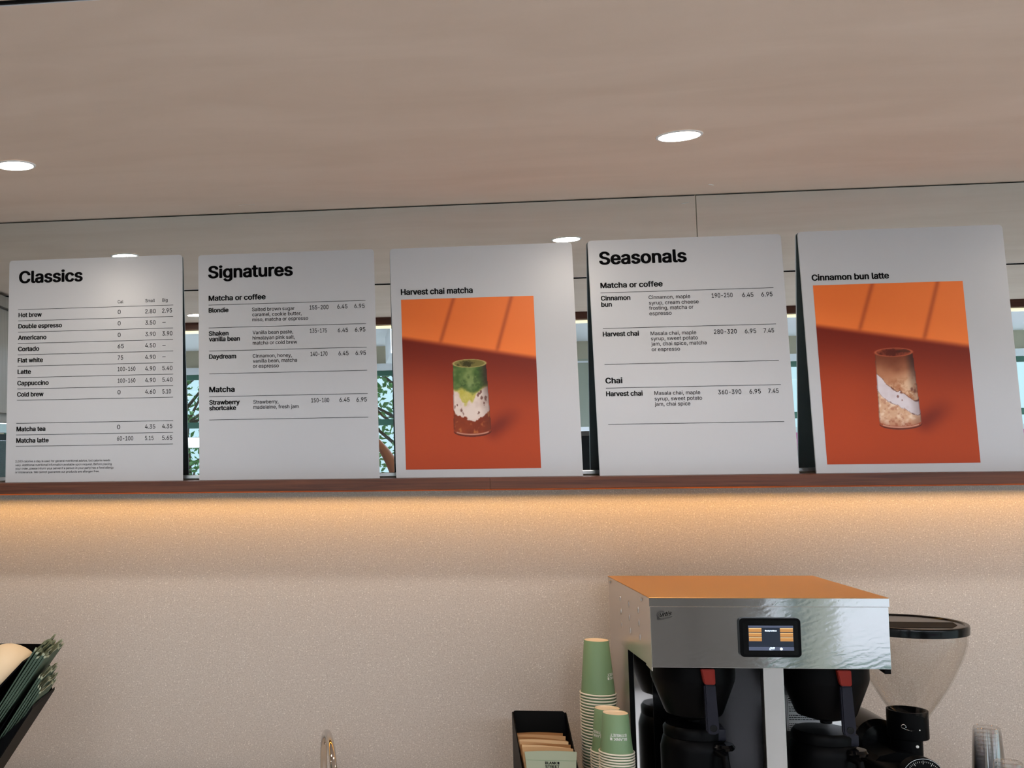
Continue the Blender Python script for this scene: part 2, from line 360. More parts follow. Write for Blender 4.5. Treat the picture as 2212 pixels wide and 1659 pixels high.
def ink(name, words, cap, width, bold, parent, u, v, m, depth=-0.0005, space=1.0):
    """letters on a plane: local x right, local z up; cap = capital height, width = printed width"""
    me = glyphs(words, bold, space)
    xs = [p.co.x for p in me.vertices]; x0, x1 = min(xs), max(xs)
    sx = width/(x1-x0) if width else cap/CAP; sz = cap/CAP
    for p in me.vertices: p.co = Vector((u+(p.co.x-x0)*sx, depth, v+p.co.y*sz))
    me.name = name
    return link(name, me, m, parent)
BOARD_SPECS = [  # left x, width, height, bottom y
    (-0.9127, 0.4838, 0.6131, -0.0614),
    (-0.3854, 0.4714, 0.6093, -0.0588),
    (0.1281, 0.4686, 0.6076, -0.0540),
    (0.6364, 0.4767, 0.6107, -0.0611),
    (1.1541, 0.4827, 0.6141, -0.0604),
]
BOARD_TEXT = {  # kind, words, left u, printed width, baseline v (metres on the board)
  0: [
    ('heading', 'Classics', 0.0281, 0.1797, 0.5491),
    ('column_heading', 'Cal', 0.3058, 0.0152, 0.4834),
    ('column_heading', 'Small', 0.3821, 0.026, 0.484),
    ('column_heading', 'Big', 0.4285, 0.0147, 0.4841),
    ('item_name', 'Hot brew', 0.0285, 0.0656, 0.4532),
    ('item_name', 'Double espresso', 0.0286, 0.1226, 0.4219),
    ('item_name', 'Americano', 0.0283, 0.0798, 0.3899),
    ('item_name', 'Cortado', 0.0288, 0.0596, 0.3585),
    ('item_name', 'Flat white', 0.0285, 0.0708, 0.3271),
    ('item_name', 'Latte', 0.0286, 0.0378, 0.2954),
    ('item_name', 'Cappuccino', 0.0283, 0.0879, 0.2642),
    ('item_name', 'Cold brew', 0.0284, 0.074, 0.2331),
    ('item_name', 'Matcha tea', 0.0284, 0.0805, 0.1386),
    ('item_name', 'Matcha latte', 0.0281, 0.0903, 0.1075),
    ('calorie_count', '0', 0.306, 0.0082, 0.4539),
    ('calorie_count', '0', 0.3061, 0.0082, 0.4224),
    ('calorie_count', '0', 0.3063, 0.0082, 0.3905),
    ('calorie_count', '65', 0.3064, 0.0168, 0.3592),
    ('calorie_count', '75', 0.3066, 0.0147, 0.328),
    ('calorie_count', '100-160', 0.3067, 0.0486, 0.2968),
    ('calorie_count', '100-160', 0.3069, 0.0485, 0.2653),
    ('calorie_count', '0', 0.3066, 0.0082, 0.2339),
    ('calorie_count', '0', 0.3057, 0.0085, 0.1399),
    ('calorie_count', '60-100', 0.3059, 0.0439, 0.1089),
    ('price', '2.80', 0.3817, 0.029, 0.4533),
    ('price', '3.50', 0.3822, 0.0281, 0.4222),
    ('price', '3.90', 0.3823, 0.028, 0.3908),
    ('price', '4.50', 0.3819, 0.0284, 0.3596),
    ('price', '4.90', 0.3819, 0.0284, 0.3279),
    ('price', '4.90', 0.3819, 0.0283, 0.2964),
    ('price', '4.90', 0.382, 0.0283, 0.2649),
    ('price', '4.60', 0.382, 0.0282, 0.2336),
    ('price', '4.35', 0.3817, 0.0277, 0.1396),
    ('price', '5.15', 0.3818, 0.023, 0.1087),
    ('price', '2.95', 0.428, 0.0272, 0.4538),
    ('price', '3.90', 0.4288, 0.0275, 0.391),
    ('price', '5.40', 0.4287, 0.0274, 0.2966),
    ('price', '5.40', 0.4287, 0.0274, 0.2652),
    ('price', '5.10', 0.4287, 0.0235, 0.2334),
    ('price', '4.35', 0.4281, 0.0272, 0.14),
    ('price', '5.65', 0.4281, 0.0272, 0.109),
    ('price', '–', 0.4288, 0.0091, 0.4224),
    ('price', '–', 0.4288, 0.009, 0.3593),
    ('price', '–', 0.4287, 0.009, 0.3281),
    ('footnote', '2,000 calories a day is used for general nutritional advice, but calorie needs', 0.0269, 0.2609, 0.0542),
    ('footnote', 'vary. Additional nutritional information available upon request. Before placing', 0.0271, 0.2646, 0.0442),
    ('footnote', 'your order, please inform your server if a person in your party has a food allergy', 0.0273, 0.27, 0.0346),
    ('footnote', 'or intolerance. We cannot guarantee our products are allergen free.', 0.027, 0.2312, 0.025),
  ],
  1: [
    ('heading', 'Signatures', 0.0269, 0.2285, 0.5449),
    ('section_heading', 'Matcha or coffee', 0.0277, 0.154, 0.4824),
    ('item_name', 'Blondie', 0.0275, 0.0539, 0.4502),
    ('description', 'Salted brown sugar', 0.1448, 0.1135, 0.4506),
    ('description', 'caramel, cookie butter,', 0.1451, 0.1317, 0.4365),
    ('description', 'miso, matcha or espresso', 0.1453, 0.1487, 0.4229),
    ('calorie_count', '155-200', 0.2982, 0.0501, 0.4503),
    ('price', '6.45', 0.3715, 0.0268, 0.4505),
    ('price', '6.95', 0.4164, 0.0271, 0.4506),
    ('item_name', 'Shaken', 0.0275, 0.0534, 0.387),
    ('item_name', 'vanilla bean', 0.0278, 0.0835, 0.3717),
    ('description', 'Vanilla bean paste,', 0.1454, 0.1078, 0.3876),
    ('description', 'himalayan pink salt,', 0.1452, 0.1123, 0.3732),
    ('description', 'matcha or cold brew', 0.1454, 0.1181, 0.3596),
    ('calorie_count', '135-175', 0.2979, 0.045, 0.3872),
    ('price', '6.45', 0.3718, 0.0267, 0.3871),
    ('price', '6.95', 0.4166, 0.0271, 0.3873),
    ('item_name', 'Daydream', 0.0279, 0.0729, 0.3242),
    ('description', 'Cinnamon, honey,', 0.145, 0.1042, 0.3245),
    ('description', 'vanilla bean, matcha', 0.1453, 0.1174, 0.311),
    ('description', 'or espresso', 0.1451, 0.0689, 0.2971),
    ('calorie_count', '140-170', 0.2984, 0.0449, 0.3249),
    ('price', '6.45', 0.3721, 0.0262, 0.3249),
    ('price', '6.95', 0.4167, 0.027, 0.3248),
    ('section_heading', 'Matcha', 0.0277, 0.0684, 0.2343),
    ('item_name', 'Strawberry', 0.0275, 0.0816, 0.2008),
    ('item_name', 'shortcake', 0.0274, 0.072, 0.1857),
    ('description', 'Strawberry,', 0.1452, 0.0666, 0.2011),
    ('description', 'madeleine, fresh jam', 0.1451, 0.1196, 0.1874),
    ('calorie_count', '150-180', 0.2982, 0.0471, 0.2013),
    ('price', '6.45', 0.3719, 0.0265, 0.2016),
    ('price', '6.95', 0.4163, 0.0264, 0.2012),
  ],
  2: [
    ('title', 'Harvest chai matcha', 0.0255, 0.186, 0.4819),
  ],
  3: [
    ('heading', 'Seasonals', 0.0264, 0.2174, 0.5467),
    ('section_heading', 'Matcha or coffee', 0.0261, 0.1546, 0.484),
    ('item_name', 'Cinnamon', 0.0256, 0.0734, 0.4512),
    ('item_name', 'bun', 0.0256, 0.0265, 0.4348),
    ('description', 'Cinnamon, maple', 0.144, 0.1023, 0.4513),
    ('description', 'syrup, cream cheese', 0.144, 0.1218, 0.4368),
    ('description', 'frosting, matcha or', 0.1436, 0.1087, 0.4232),
    ('description', 'espresso', 0.1436, 0.0545, 0.4092),
    ('calorie_count', '190-250', 0.2985, 0.0511, 0.4501),
    ('price', '6.45', 0.373, 0.0266, 0.4495),
    ('price', '6.95', 0.4189, 0.0268, 0.4495),
    ('item_name', 'Harvest chai', 0.0254, 0.0896, 0.3573),
    ('description', 'Masala chai, maple', 0.1435, 0.1116, 0.3572),
    ('description', 'syrup, sweet potato', 0.1436, 0.1144, 0.3437),
    ('description', 'jam, chai spice, matcha', 0.1436, 0.135, 0.3302),
    ('description', 'or espresso', 0.1436, 0.0694, 0.3159),
    ('calorie_count', '280-320', 0.2981, 0.0553, 0.3564),
    ('price', '6.95', 0.3727, 0.0273, 0.3559),
    ('price', '7.45', 0.418, 0.0247, 0.3562),
    ('section_heading', 'Chai', 0.0257, 0.042, 0.2356),
    ('item_name', 'Harvest chai', 0.0256, 0.0898, 0.2027),
    ('description', 'Masala chai, maple', 0.1441, 0.1112, 0.2033),
    ('description', 'syrup, sweet potato', 0.1437, 0.1151, 0.1891),
    ('description', 'jam, chai spice', 0.1433, 0.0864, 0.1754),
    ('calorie_count', '360-390', 0.2986, 0.0553, 0.2018),
    ('price', '6.95', 0.3735, 0.027, 0.2019),
    ('price', '7.45', 0.4183, 0.0245, 0.2023),
  ],
  4: [
    ('title', 'Cinnamon bun latte', 0.0247, 0.1835, 0.4863),
  ],
}
BOARD_RULES = {  # u0, u1, v
  0: [(0.0272, 0.4587, 0.4741), (0.0278, 0.4582, 0.4427), (0.0279, 0.4581, 0.4112), (0.028, 0.458, 0.3796), (0.0281, 0.4584, 0.3482), (0.0287, 0.4583, 0.3168), (0.0284, 0.4583, 0.2854), (0.0285, 0.4582, 0.2542), (0.0282, 0.4581, 0.223), (0.0276, 0.458, 0.1601), (0.0277, 0.4579, 0.1285), (0.0274, 0.4574, 0.0977)],
  1: [(0.0276, 0.4461, 0.4706), (0.0276, 0.4462, 0.4082), (0.0281, 0.4463, 0.3452), (0.0281, 0.446, 0.2836), (0.0276, 0.4457, 0.2222), (0.0272, 0.4457, 0.16)],
  2: [],
  3: [(0.0254, 0.4493, 0.4714), (0.0265, 0.449, 0.3779), (0.0257, 0.4491, 0.2846), (0.0259, 0.4495, 0.2233), (0.0268, 0.4507, 0.1303)],
  4: [],
}

# ------------------------------------------------------------------ the room (mirror wall is y = 0, shelf top is z = 0)
HC = 0.7213; FLOOR = -1.70; COUNTER = -0.80
XL, XR = -5.2, 6.8
REAR = -6.5; SLOT = -1.552
def struct(name, bm, m, parent=None, smooth=None):
    o = build(name, bm, m, parent, smooth)
    if not parent: o['kind'] = 'structure'
    return o

struct('wall_front', B(XL, XR, 0.05, 0.17, FLOOR, -0.028), M['stone'])
up_wall = bmesh.new(); box(up_wall, XL, XR, 0.006, 0.12, -0.028, 1.0)
struct('wall_front_upper', up_wall, M['beige_wall'])
struct('floor', B(XL, XR, REAR-0.1, 0.12, FLOOR-0.1, FLOOR), M['floor'])
struct('ceiling', B(XL, XR, SLOT, 0.006, HC, HC+0.05), M['ceiling'])
struct('ceiling_far', B(XL, XR, -2.86, SLOT-0.018, HC, HC+0.05), M['ceiling'])
struct('trim_1', B(XL, XR, SLOT-0.0012, SLOT+0.0004, HC-0.0008, HC+0.0012), M['white_paint'])     # bright edge bead of the slot
struct('trim_2', B(XL, XR, SLOT-0.0178, SLOT-0.0002, HC+0.0015, HC+0.06), M['black_matte'])          # dark slot between the panels
struct('trim_6', B(XL, XR, SLOT-0.0179, SLOT-0.0125, HC-0.004, HC+0.0012), M['black_matte'])               # black bead on the far lip of the slot
struct('trim_3', B(XL, XR, -2.925, -2.862, 0.684, 0.86), M['walnut_beam'])                      # timber beam at the end of the low ceiling
struct('ceiling_window_bay', B(XL, XR, REAR, -2.925, 0.86, 0.92), M['white_paint'])

# rear wall with its two shop windows, built round the openings
WA = (-2.9, 1.15); WB = (2.65, 6.2); WT = 0.66; WS = -1.55
struct('wall_rear_header', B(XL, XR, REAR-0.1, REAR, 0.716, 0.92), M['beige_wall'])
struct('wall_rear_left', B(XL, WA[0], REAR-0.1, REAR, FLOOR, 0.716), M['beige_wall'])
struct('wall_rear_pier', B(WA[1], WB[0], REAR-0.1, REAR, FLOOR, 0.716), M['grey_wall'])
struct('wall_rear_right', B(WB[1], XR, REAR-0.1, REAR, FLOOR, 0.716), M['beige_wall'])
struct('trim_4', B(WA[1]+0.02, WB[0]-0.02, REAR, REAR+0.012, 0.685, 0.70), M['white_paint'])
struct('trim_5', B(3.09, 3.30, REAR-0.11, REAR+0.10, FLOOR, 0.66), M['grey_wall'])
struct('wall_left', B(XL-0.1, XL, REAR-0.1, 0.12, FLOOR, 0.92), M['beige_wall'])
struct('wall_right', B(XR, XR+0.1, -1.2, 0.12, FLOOR, 0.92), M['beige_wall'])

def window(n, a, b, mull):
    w = bpy.data.objects.new('window_%d' % n, None); C.objects.link(w); w['kind'] = 'structure'
    build('head_trim', B(a, b, REAR-0.1, REAR+0.03, WT, 0.716), M['white_paint'], w)
    fr = bmesh.new(); y0, y1 = REAR-0.075, REAR-0.02
    box(fr, a, b, y0, y1, 0.618, WT); box(fr, a, b, y0, y1, 0.212, 0.262); box(fr, a, b, y0, y1, FLOOR, FLOOR+0.15)
    for x in [a, *mull, b-0.06]: box(fr, x, x+0.06, y0-0.002, y1+0.002, FLOOR, WT)
    build('window_frame', fr, M['green_frame'], w)
    build('pane', B(a, b, REAR-0.05, REAR-0.046, FLOOR+0.15, 0.618), M['window_glass'], w)
window(1, *WA, (-0.95, 0.62))
window(2, *WB, (3.02, 4.55))

# ------------------------------------------------------------------ mirror above the shelf: two panes meeting at a seam
SEAM = 0.9123
def mirror(x0, x1, label):
    t = thing('wall_mirror', label, 'mirror', ((x0+x1)/2, 0, 0), group='mirror panes above the shelf')
    h = (x1-x0)/2
    build('glass', B(-h, h, 0.0, 0.005, 0.0135, HC-0.004), M['mirror'], t)
    build('edge', B(-h, h, 0.0052, 0.0058, 0.0125, HC-0.0005), M['mirror_edge'], t)
mirror(-2.6, SEAM-0.0011, 'long wall mirror behind the boards, the pane left of the vertical seam')
mirror(SEAM+0.0011, 3.4, 'long wall mirror behind the boards, the pane right of the vertical seam')
tag(build('mirror_channel', B(-2.6, 3.4, -0.005, 0.0055, 0.0030, 0.0130, 0.001), M['alu']),
    'thin aluminium channel holding the bottom edge of the mirror along the wooden shelf', 'channel')

# walnut shelf in two lengths, with its warm light strip underneath
def shelf(x0, x1, label):
    return tag(build('shelf', prism(bmesh.new(), [(-0.1182, -0.0008), (-0.1174, 0.0), (0.0058, 0.0), (0.0058, -0.0282), (0.0495, -0.0282), (0.0495, -0.036), (-0.006, -0.036), (-0.010, -0.028), (-0.013, -0.028), (-0.013, -0.011), (-0.062, -0.011), (-0.062, -0.028), (-0.1174, -0.028), (-0.1182, -0.0272)], x0, x1, 'x'), M['walnut']), label, 'shelf', 'walnut shelf lengths')
shelf(-2.6, 0.3568, 'long walnut shelf length carrying the menu boards, left of the joint below the matcha picture')
shelf(0.3576, 3.4, 'long walnut shelf length carrying the menu boards, right of the joint below the matcha picture')
led = thing('light_strip', 'warm glowing light strip hidden under the walnut shelf, washing the speckled wall', 'light', (0.4, -0.0415, -0.0195), (math.radians(45), 0, 0))
M['led'] = mat('led_glow', (1, 0.8, 0.5), 0.5, emit=LED_COL, strength=LED_STRENGTH)
build('channel', B(-2.98, 2.98, -0.0085, 0.0085, 0.0002, 0.0025), M['alu'], led)
build('diffuser', B(-2.98, 2.98, -0.008, 0.008, -0.0014, 0.0), M['led'], led)
led2 = thing('light_strip', 'thin warm light strip along the dark timber beam, seen only in the mirror', 'light', (0.4, -2.905, 0.684))
build('channel', B(-5, 5, -0.012, 0.012, -0.003, -0.0004), M['alu'], led2)
build('diffuser', B(-5, 5, -0.010, 0.010, -0.016, -0.0032), mat('led_beam_glow', (1, 0.85, 0.6), emit=(1, 0.80, 0.48), strength=1.3), led2)

# recessed downlights in the low ceiling
M['lamp'] = mat('lamp_glow', (1, 0.9, 0.8), emit=(1.0, 0.88, 0.74), strength=14.0)
def downlight(x, y, label):
    t = thing('downlight', label, 'ceiling light', (x, y, HC), group='round downlights in the ceiling')
    build('trim_ring', lathe(bmesh.new(), [(0.0405, -0.0005), (0.0405, -0.003), (0.045, -0.0025), (0.046, -0.0005)], 40, cap=False), M['white_paint'], t, 40)
    build('diffuser', lathe(bmesh.new(), [(0.0400, -0.0006), (0.0400, -0.0022)], 40), M['lamp'], t, 40)
    ld = bpy.data.lights.new('lamp_light', 'AREA'); ld.shape = 'DISK'; ld.size = 0.078; ld.energy = DOWNLIGHT_W; ld.color = DOWNLIGHT_COL
    lo = bpy.data.objects.new('lamp_light', ld); C.objects.link(lo); lo.parent = t; lo.location = (0, 0, -0.004)
downlight(-0.7121, -0.6393, 'bright round downlight in the ceiling at the left edge of the photo')
downlight(0.7019, -0.6267, 'bright round downlight in the ceiling above the seasonal drinks board')
downlight(2.115, -0.62, 'round ceiling downlight above the right end of the shelf, beyond the latte picture board')
downlight(-2.125, -0.65, 'round ceiling downlight above the left end of the shelf, beyond the classics board')
downlight(-0.7162, -2.484, 'round downlight seen only in the mirror, beside the left edge of the signatures board')
def fill_panel(x, y, label):  # fill lights added for ambient brightness, kept out of the mirror by the beam
    t = thing('fill_panel', label, 'ceiling light', (x, y, 0.86), group='added fill panels in the window-bay ceiling')
    build('frame', B(-0.62, 0.62, -0.29, 0.29, -0.0075, -0.0004), M['white_paint'], t)
    build('diffuser', B(-0.60, 0.60, -0.27, 0.27, -0.0105, -0.0078), M['panel'], t)
M['panel'] = mat('fill_panel_glow', (1, 1, 1), emit=FILL_PANEL_COL, strength=FILL_PANEL_STRENGTH)
for x, w in ((-3.2, 'farthest left'), (-1.0, 'second from the left'), (0.9, 'third from the left'), (2.5, 'third from the right'), (3.9, 'second from the right'), (5.3, 'farthest right')):
    fill_panel(x, -4.3, 'added unseen white fill panel in the ceiling behind the timber beam, '+w)
downlight(0.7, -2.484, 'round ceiling downlight near the timber beam, reflected behind the seasonal drinks board')

# two scuffs in the ceiling paint, doubled by the mirror
for x, y, dx, dy, lab in ((-0.2437, -0.1023, 0.021, 0.0015, 'thin pale scratch in the ceiling paint above the signatures board'),
                          (0.9179, -0.1143, 0.008, 0.010, 'small pale chip in the ceiling paint right of the mirror seam')):
    b = bmesh.new()
    pr = [(x-dx, y-dy*0.6), (x-dx*0.3, y-dy*0.5), (x+dx, y+dy*0.5), (x+dx*0.9, y+dy), (x+dx*0.2, y+dy*0.4), (x-dx, y-dy*0.2)]
    if dx > 0.02: pr = [(x-dx, y-.0012), (x-dx+.003, y-.0016), (x-dx+.004, y-.0006), (x+dx-.004, y-.0004), (x+dx-.003, y-.0014), (x+dx, y-.0008), (x+dx, y+.0006), (x, y+.0003), (x-dx, y+.0006)]
    prism(b, pr, HC-0.0006, HC-0.0001, 'z')
    tag(build('scratch', b, M['tin']), lab, 'scratch')

# ------------------------------------------------------------------ menu boards leaning on the mirror
BOARD_H_TOP = -0.009
LABELS = [('menu_board', 'white menu board headed Classics with a price list, leftmost on the shelf'),
          ('menu_board', 'white menu board headed Signatures with a price list, on the walnut shelf'),
          ('picture_board', 'white board with an orange photo of a layered green matcha drink'),
          ('menu_board', 'white menu board headed Seasonals with a price list, on the walnut shelf'),
          ('picture_board', 'white board with an orange photo of a brown and white latte, rightmost on the shelf')]
CAPS = {'heading': 0.0322, 'section_heading': 0.0138, 'item_name': 0.0118, 'description': 0.0094, 'price': 0.0112, 'calorie_count': 0.0112,
        'column_heading': 0.0086, 'footnote': 0.0055, 'title': 0.0150}
BOLD = {'heading': 0.034, 'section_heading': 0.032, 'item_name': 0.034, 'title': 0.033, 'footnote': 0.008, 'description': 0.010, 'price': 0.010, 'calorie_count': 0.010, 'column_heading': 0.010}

def picture(u, v, kind):
    """printed photo: colour of each point; u right, v up, 0..1 (arrays) - returns sRGB"""
    def col(*c): return np.array(c, float)
    def lerp(a, b, t): return a+(b-a)*t[..., None]
    def ss(a, b, x):
        t = np.clip((x-a)/(b-a), 0, 1); return t*t*(3-2*t)
    def nz(x, y, s, seed):
        r = np.random.default_rng(seed); g = r.random((64, 64))
        X, Y = (x*s) % 63, (y*s) % 63; i, j = X.astype(int), Y.astype(int); fx, fy = X-i, Y-j
        fx = fx*fx*(3-2*fx); fy = fy*fy*(3-2*fy)
        return (g[j, i]*(1-fx)+g[j, i+1]*fx)*(1-fy)+(g[j+1, i]*(1-fx)+g[j+1, i+1]*fx)*fy
    asp = 1.31
    bnd = 0.772-0.135*u
    lit = lerp(col(222, 112, 54), col(234, 122, 60), ss(0.0, 0.9, u)); lit = lerp(lit, col(246, 132, 66), ss(0.16, 0.0, v-bnd)*0.5)
    low = lerp(col(158, 62, 34), col(172, 68, 34), ss(0.5, 0.1, v)); dk = col(112, 36, 26)
    dark = lerp(low, np.broadcast_to(dk, low.shape), ss(0.42, 0.80, v+0.10*u)); dark = lerp(dark, np.broadcast_to(col(184, 74, 38), dark.shape), ss(0.42, 0.0, np.hypot(u-0.12, (v-0.28)))*0.5)
    c = lerp(dark, lit, ss(-0.022, 0.02, v-bnd))
    for (ut, vt), (ub, vb) in ((((0.40), 1.0), (0.285, 0.73)), ((0.835, 1.0), (0.706, 0.67))):
        w = u-(ub+(ut-ub)*(v-vb)/(vt-vb))
        s = np.exp(-(w/0.016)**2)*0.50*(v > bnd-0.02)*ss(-0.02, 0.03, v-bnd)
        c = lerp(c, np.broadcast_to(col(140, 56, 34), c.shape), s)
    # soft shadow of the glass on the table
    a = (u-0.62)*0.80+(v-0.20)*0.60*asp; bb = -(u-0.62)*0.60+(v-0.20)*0.80*asp
    s = ss(0.34, 0.10, a)*ss(-0.06, 0.06, a)*np.exp(-(bb/0.065)**2)*0.62
    c = lerp(c, np.broadcast_to(col(96, 32, 28), c.shape), s)
    # the glass
    vt, vb, ry = 0.612, 0.216, 0.024
    t = np.clip((vt-v)/(vt-vb), -0.1, 1.1); xl = 0.377-0.010*t; xr = 0.626+0.019*t; xc = (xl+xr)/2; rad = (xr-xl)/2
    x = (u-xc)/rad; e = np.sqrt(np.clip(1-x*x, 0, 1))
    body = (np.abs(x) < 1) & (v < vt) & (v > vb-ry*1.35*e)
    h = (v+ry*1.2*e-vb)/(vt-vb)                       # height on the curved wall
    def fb(s, seed): return 0.55*nz(u, v*asp, s, seed)+0.28*nz(u, v*asp, s*2.1, seed+1)+0.17*nz(u, v*asp, s*4.3, seed+2)
    n1, n2, n3 = fb(24, 3), fb(46, 7), fb(12, 12)
    def K(*q): return np.broadcast_to(col(*q), c.shape)
    if kind == 'matcha':
        g = lerp(K(72, 100, 50), K(122, 142, 84), ss(0.3, 0.7, n3)); g = lerp(g, K(48, 72, 36), ss(0.55, 0.75, n1)*0.55)
        g = lerp(g, K(150, 168, 112), np.exp(-((x+0.05)/0.16)**2)*np.exp(-((h-0.74)/0.05)**2)*0.6)
        wht = lerp(K(224, 208, 200), K(200, 178, 168), ss(0.3, 0.8, n3))
        yel = lerp(K(176, 166, 62), K(204, 194, 118), n2)
        br = lerp(K(112, 44, 26), K(150, 66, 34), n3); br = lerp(br, K(196, 122, 66), ss(0.5, 0.75, n1)*0.8); br = lerp(br, K(74, 26, 20), ss(0.06, 0.0, h)*0.7)
        gl = 0.665+0.07*(n1-0.5)-0.03*np.sin(x*5+0.5)
        yl = gl-0.02-0.21*np.exp(-((x+0.36)/0.26)**2)*(0.7+0.6*n2)-0.12*np.exp(-((x-0.06)/0.16)**2)*(0.6+0.6*n1)
        bl = 0.265+0.05*x*x-0.05*np.exp(-((x-0.12)/0.3)**2)+0.07*(n2-0.5)
        b = lerp(wht, yel, ss(-0.03, 0.02, h-yl)); b = lerp(b, g, ss(-0.04, 0.03, h-gl)); b = lerp(b, br, ss(0.010, -0.010, h-bl))
        for (px, ph, pr) in ((0.40, 0.60, 0.09), (0.60, 0.54, 0.10), (0.82, 0.51, 0.12), (0.72, 0.46, 0.10), (0.56, 0.63, 0.06), (-0.58, 0.375, 0.10), (-0.46, 0.325, 0.09), (-0.92, 0.39, 0.07), (0.40, 0.335, 0.045), (-0.78, 0.43, 0.04)):
            d = np.hypot((x-px), (h-ph)*2.4)+0.16*(n2-0.5); b = lerp(b, K(104, 66, 58), ss(pr, pr*0.35, d)*0.8)
        top = lerp(K(132, 124, 70), K(104, 96, 48), n3); top = lerp(top, K(52, 50, 26), ss(0.075, 0.03, np.hypot(u-0.47, (v-vt)*3.2)+0.10*(n2-0.5))*0.85); rim = col(184, 168, 108)
    else:
        coffee = lerp(K(182, 124, 92), K(118, 62, 42), ss(0.70, 1.0, h+0.12*(n3-0.5))); coffee = lerp(coffee, K(226, 194, 164), ss(0.80, 0.52, h-0.10*x)*ss(0.25, 0.7, n1)*0.9)
        coffee = lerp(coffee, K(150, 88, 52), ss(0.58, 0.72, n2)*ss(0.78, 0.55, h)*0.5)
        milk = lerp(K(220, 212, 220), K(190, 172, 178), ss(0.3, 0.9, n3)*0.8+ss(0.3, 1, x)*0.2)
        lowc = lerp(K(212, 170, 140), K(236, 212, 190), ss(0.35, 0.65, n1)); lowc = lerp(lowc, K(158, 92, 70), ss(0.52, 0.78, n2)*0.45+ss(0.16, 0.02, h)*0.55)
        up_l = 0.525-0.185*x+0.05*(n2-0.5)+0.02*np.sin(x*6); lo_l = 0.305-0.165*x+0.045*(n2-0.5)+0.015*np.sin(x*5+1)
        b = lerp(lowc, milk, ss(-0.008, 0.008, h-lo_l)); b = lerp(b, coffee, ss(-0.006, 0.006, h-up_l))
        for l, wd, am in ((up_l, 0.009, 0.9), (lo_l, 0.007, 0.75)):
            wq = wd*(0.35+1.5*ss(0.35, 0.7, n1)*ss(-0.9, 0.8, x)); b = lerp(b, K(82, 38, 32), np.exp(-((h-l-0.006)/wq)**2)*am)
        for (px, ph, pr) in ((0.0, 0.46, 0.05), (0.18, 0.40, 0.04), (-0.5, 0.52, 0.03), (0.72, 0.52, 0.10), (0.86, 0.49, 0.12)):
            b = lerp(b, K(104, 52, 44), ss(pr, pr*0.3, np.hypot(x-px, (h-ph)*2.4)+0.12*(n2-0.5))*0.7)
        top = lerp(K(150, 72, 48), K(118, 50, 36), n3); top = lerp(top, K(74, 26, 20), ss(0.10, 0.04, np.hypot(u-0.475, (v-vt)*3.4)+0.10*(n2-0.5))*0.8)
        top = lerp(top, K(66, 34, 26), ss(0.05, 0.02, np.hypot(u-0.56, (v-vt-0.008)*3)+0.08*(n2-0.5))*0.7); rim = col(186, 96, 66)
    b = lerp(b, np.broadcast_to(col(52, 34, 34), c.shape), ss(0.45, 1.0, x)*(0.25+0.6*ss(0.35, 1.0, h)))
    b = lerp(b, np.broadcast_to(col(70, 34, 28), c.shape), ss(0.93, 1.0, np.abs(x))*0.45)
    base = (h < 0.045)
    b = lerp(b, np.broadcast_to(col(150, 66, 42), c.shape), base*0.75); b = lerp(b, np.broadcast_to(col(226, 190, 170), c.shape), np.exp(-((h-0.028)/0.008)**2)*0.75*(np.abs(x) < 0.85))
    b = lerp(b, np.broadcast_to(col(58, 22, 20), c.shape), np.exp(-((h-0.004)/0.008)**2)*0.8)
    c = np.where(body[..., None], b, c)
    el = np.hypot((u-0.5015)/0.1245, (v-vt)/ry)
    c = np.where((el < 1)[..., None], top, c)
    c = lerp(c, np.broadcast_to(rim, c.shape), np.exp(-((el-0.97)/0.07)**2)*0.85)
    return np.clip(c, 0, 255)

def print_mesh(name, u0, u1, v0, v1, kind, parent):
    nx, ny = 290, 364
    U, V = np.meshgrid(np.linspace(0, 1, nx+1), np.linspace(0, 1, ny+1))
    co = np.stack([u0+(u1-u0)*U, np.full_like(U, -0.0004), v0+(v1-v0)*V], -1).reshape(-1, 3)
    i = (np.arange(ny)[:, None]*(nx+1)+np.arange(nx)[None, :]).ravel()
    faces = np.stack([i, i+1, i+nx+2, i+nx+1], -1)
    me = bpy.data.meshes.new(name)
    me.vertices.add(len(co)); me.vertices.foreach_set('co', co.ravel())
    me.loops.add(faces.size); me.loops.foreach_set('vertex_index', faces.ravel())
    me.polygons.add(len(faces)); me.polygons.foreach_set('loop_start', np.arange(0, faces.size, 4)); me.polygons.foreach_set('loop_total', np.full(len(faces), 4))
    me.update(calc_edges=True)
    s = picture(U, V, kind).reshape(-1, 3)/255
    linc = np.where(s <= 0.04045, s/12.92, ((s+0.055)/1.055)**2.4)
    at = me.color_attributes.new('print', 'FLOAT_COLOR', 'POINT')
    at.data.foreach_set('color', np.concatenate([linc, np.ones((len(linc), 1))], 1).astype('f4').ravel())
    m = mat('printed_photo_'+kind, (0.5, 0.2, 0.1), 0.40, spec=0.2)
    a = m.node_tree.nodes.new('ShaderNodeVertexColor'); a.layer_name = 'print'
    m.node_tree.links.new(a.outputs[0], m.node_tree.nodes['Principled BSDF'].inputs['Base Color'])
    return link(name, me, m, parent)

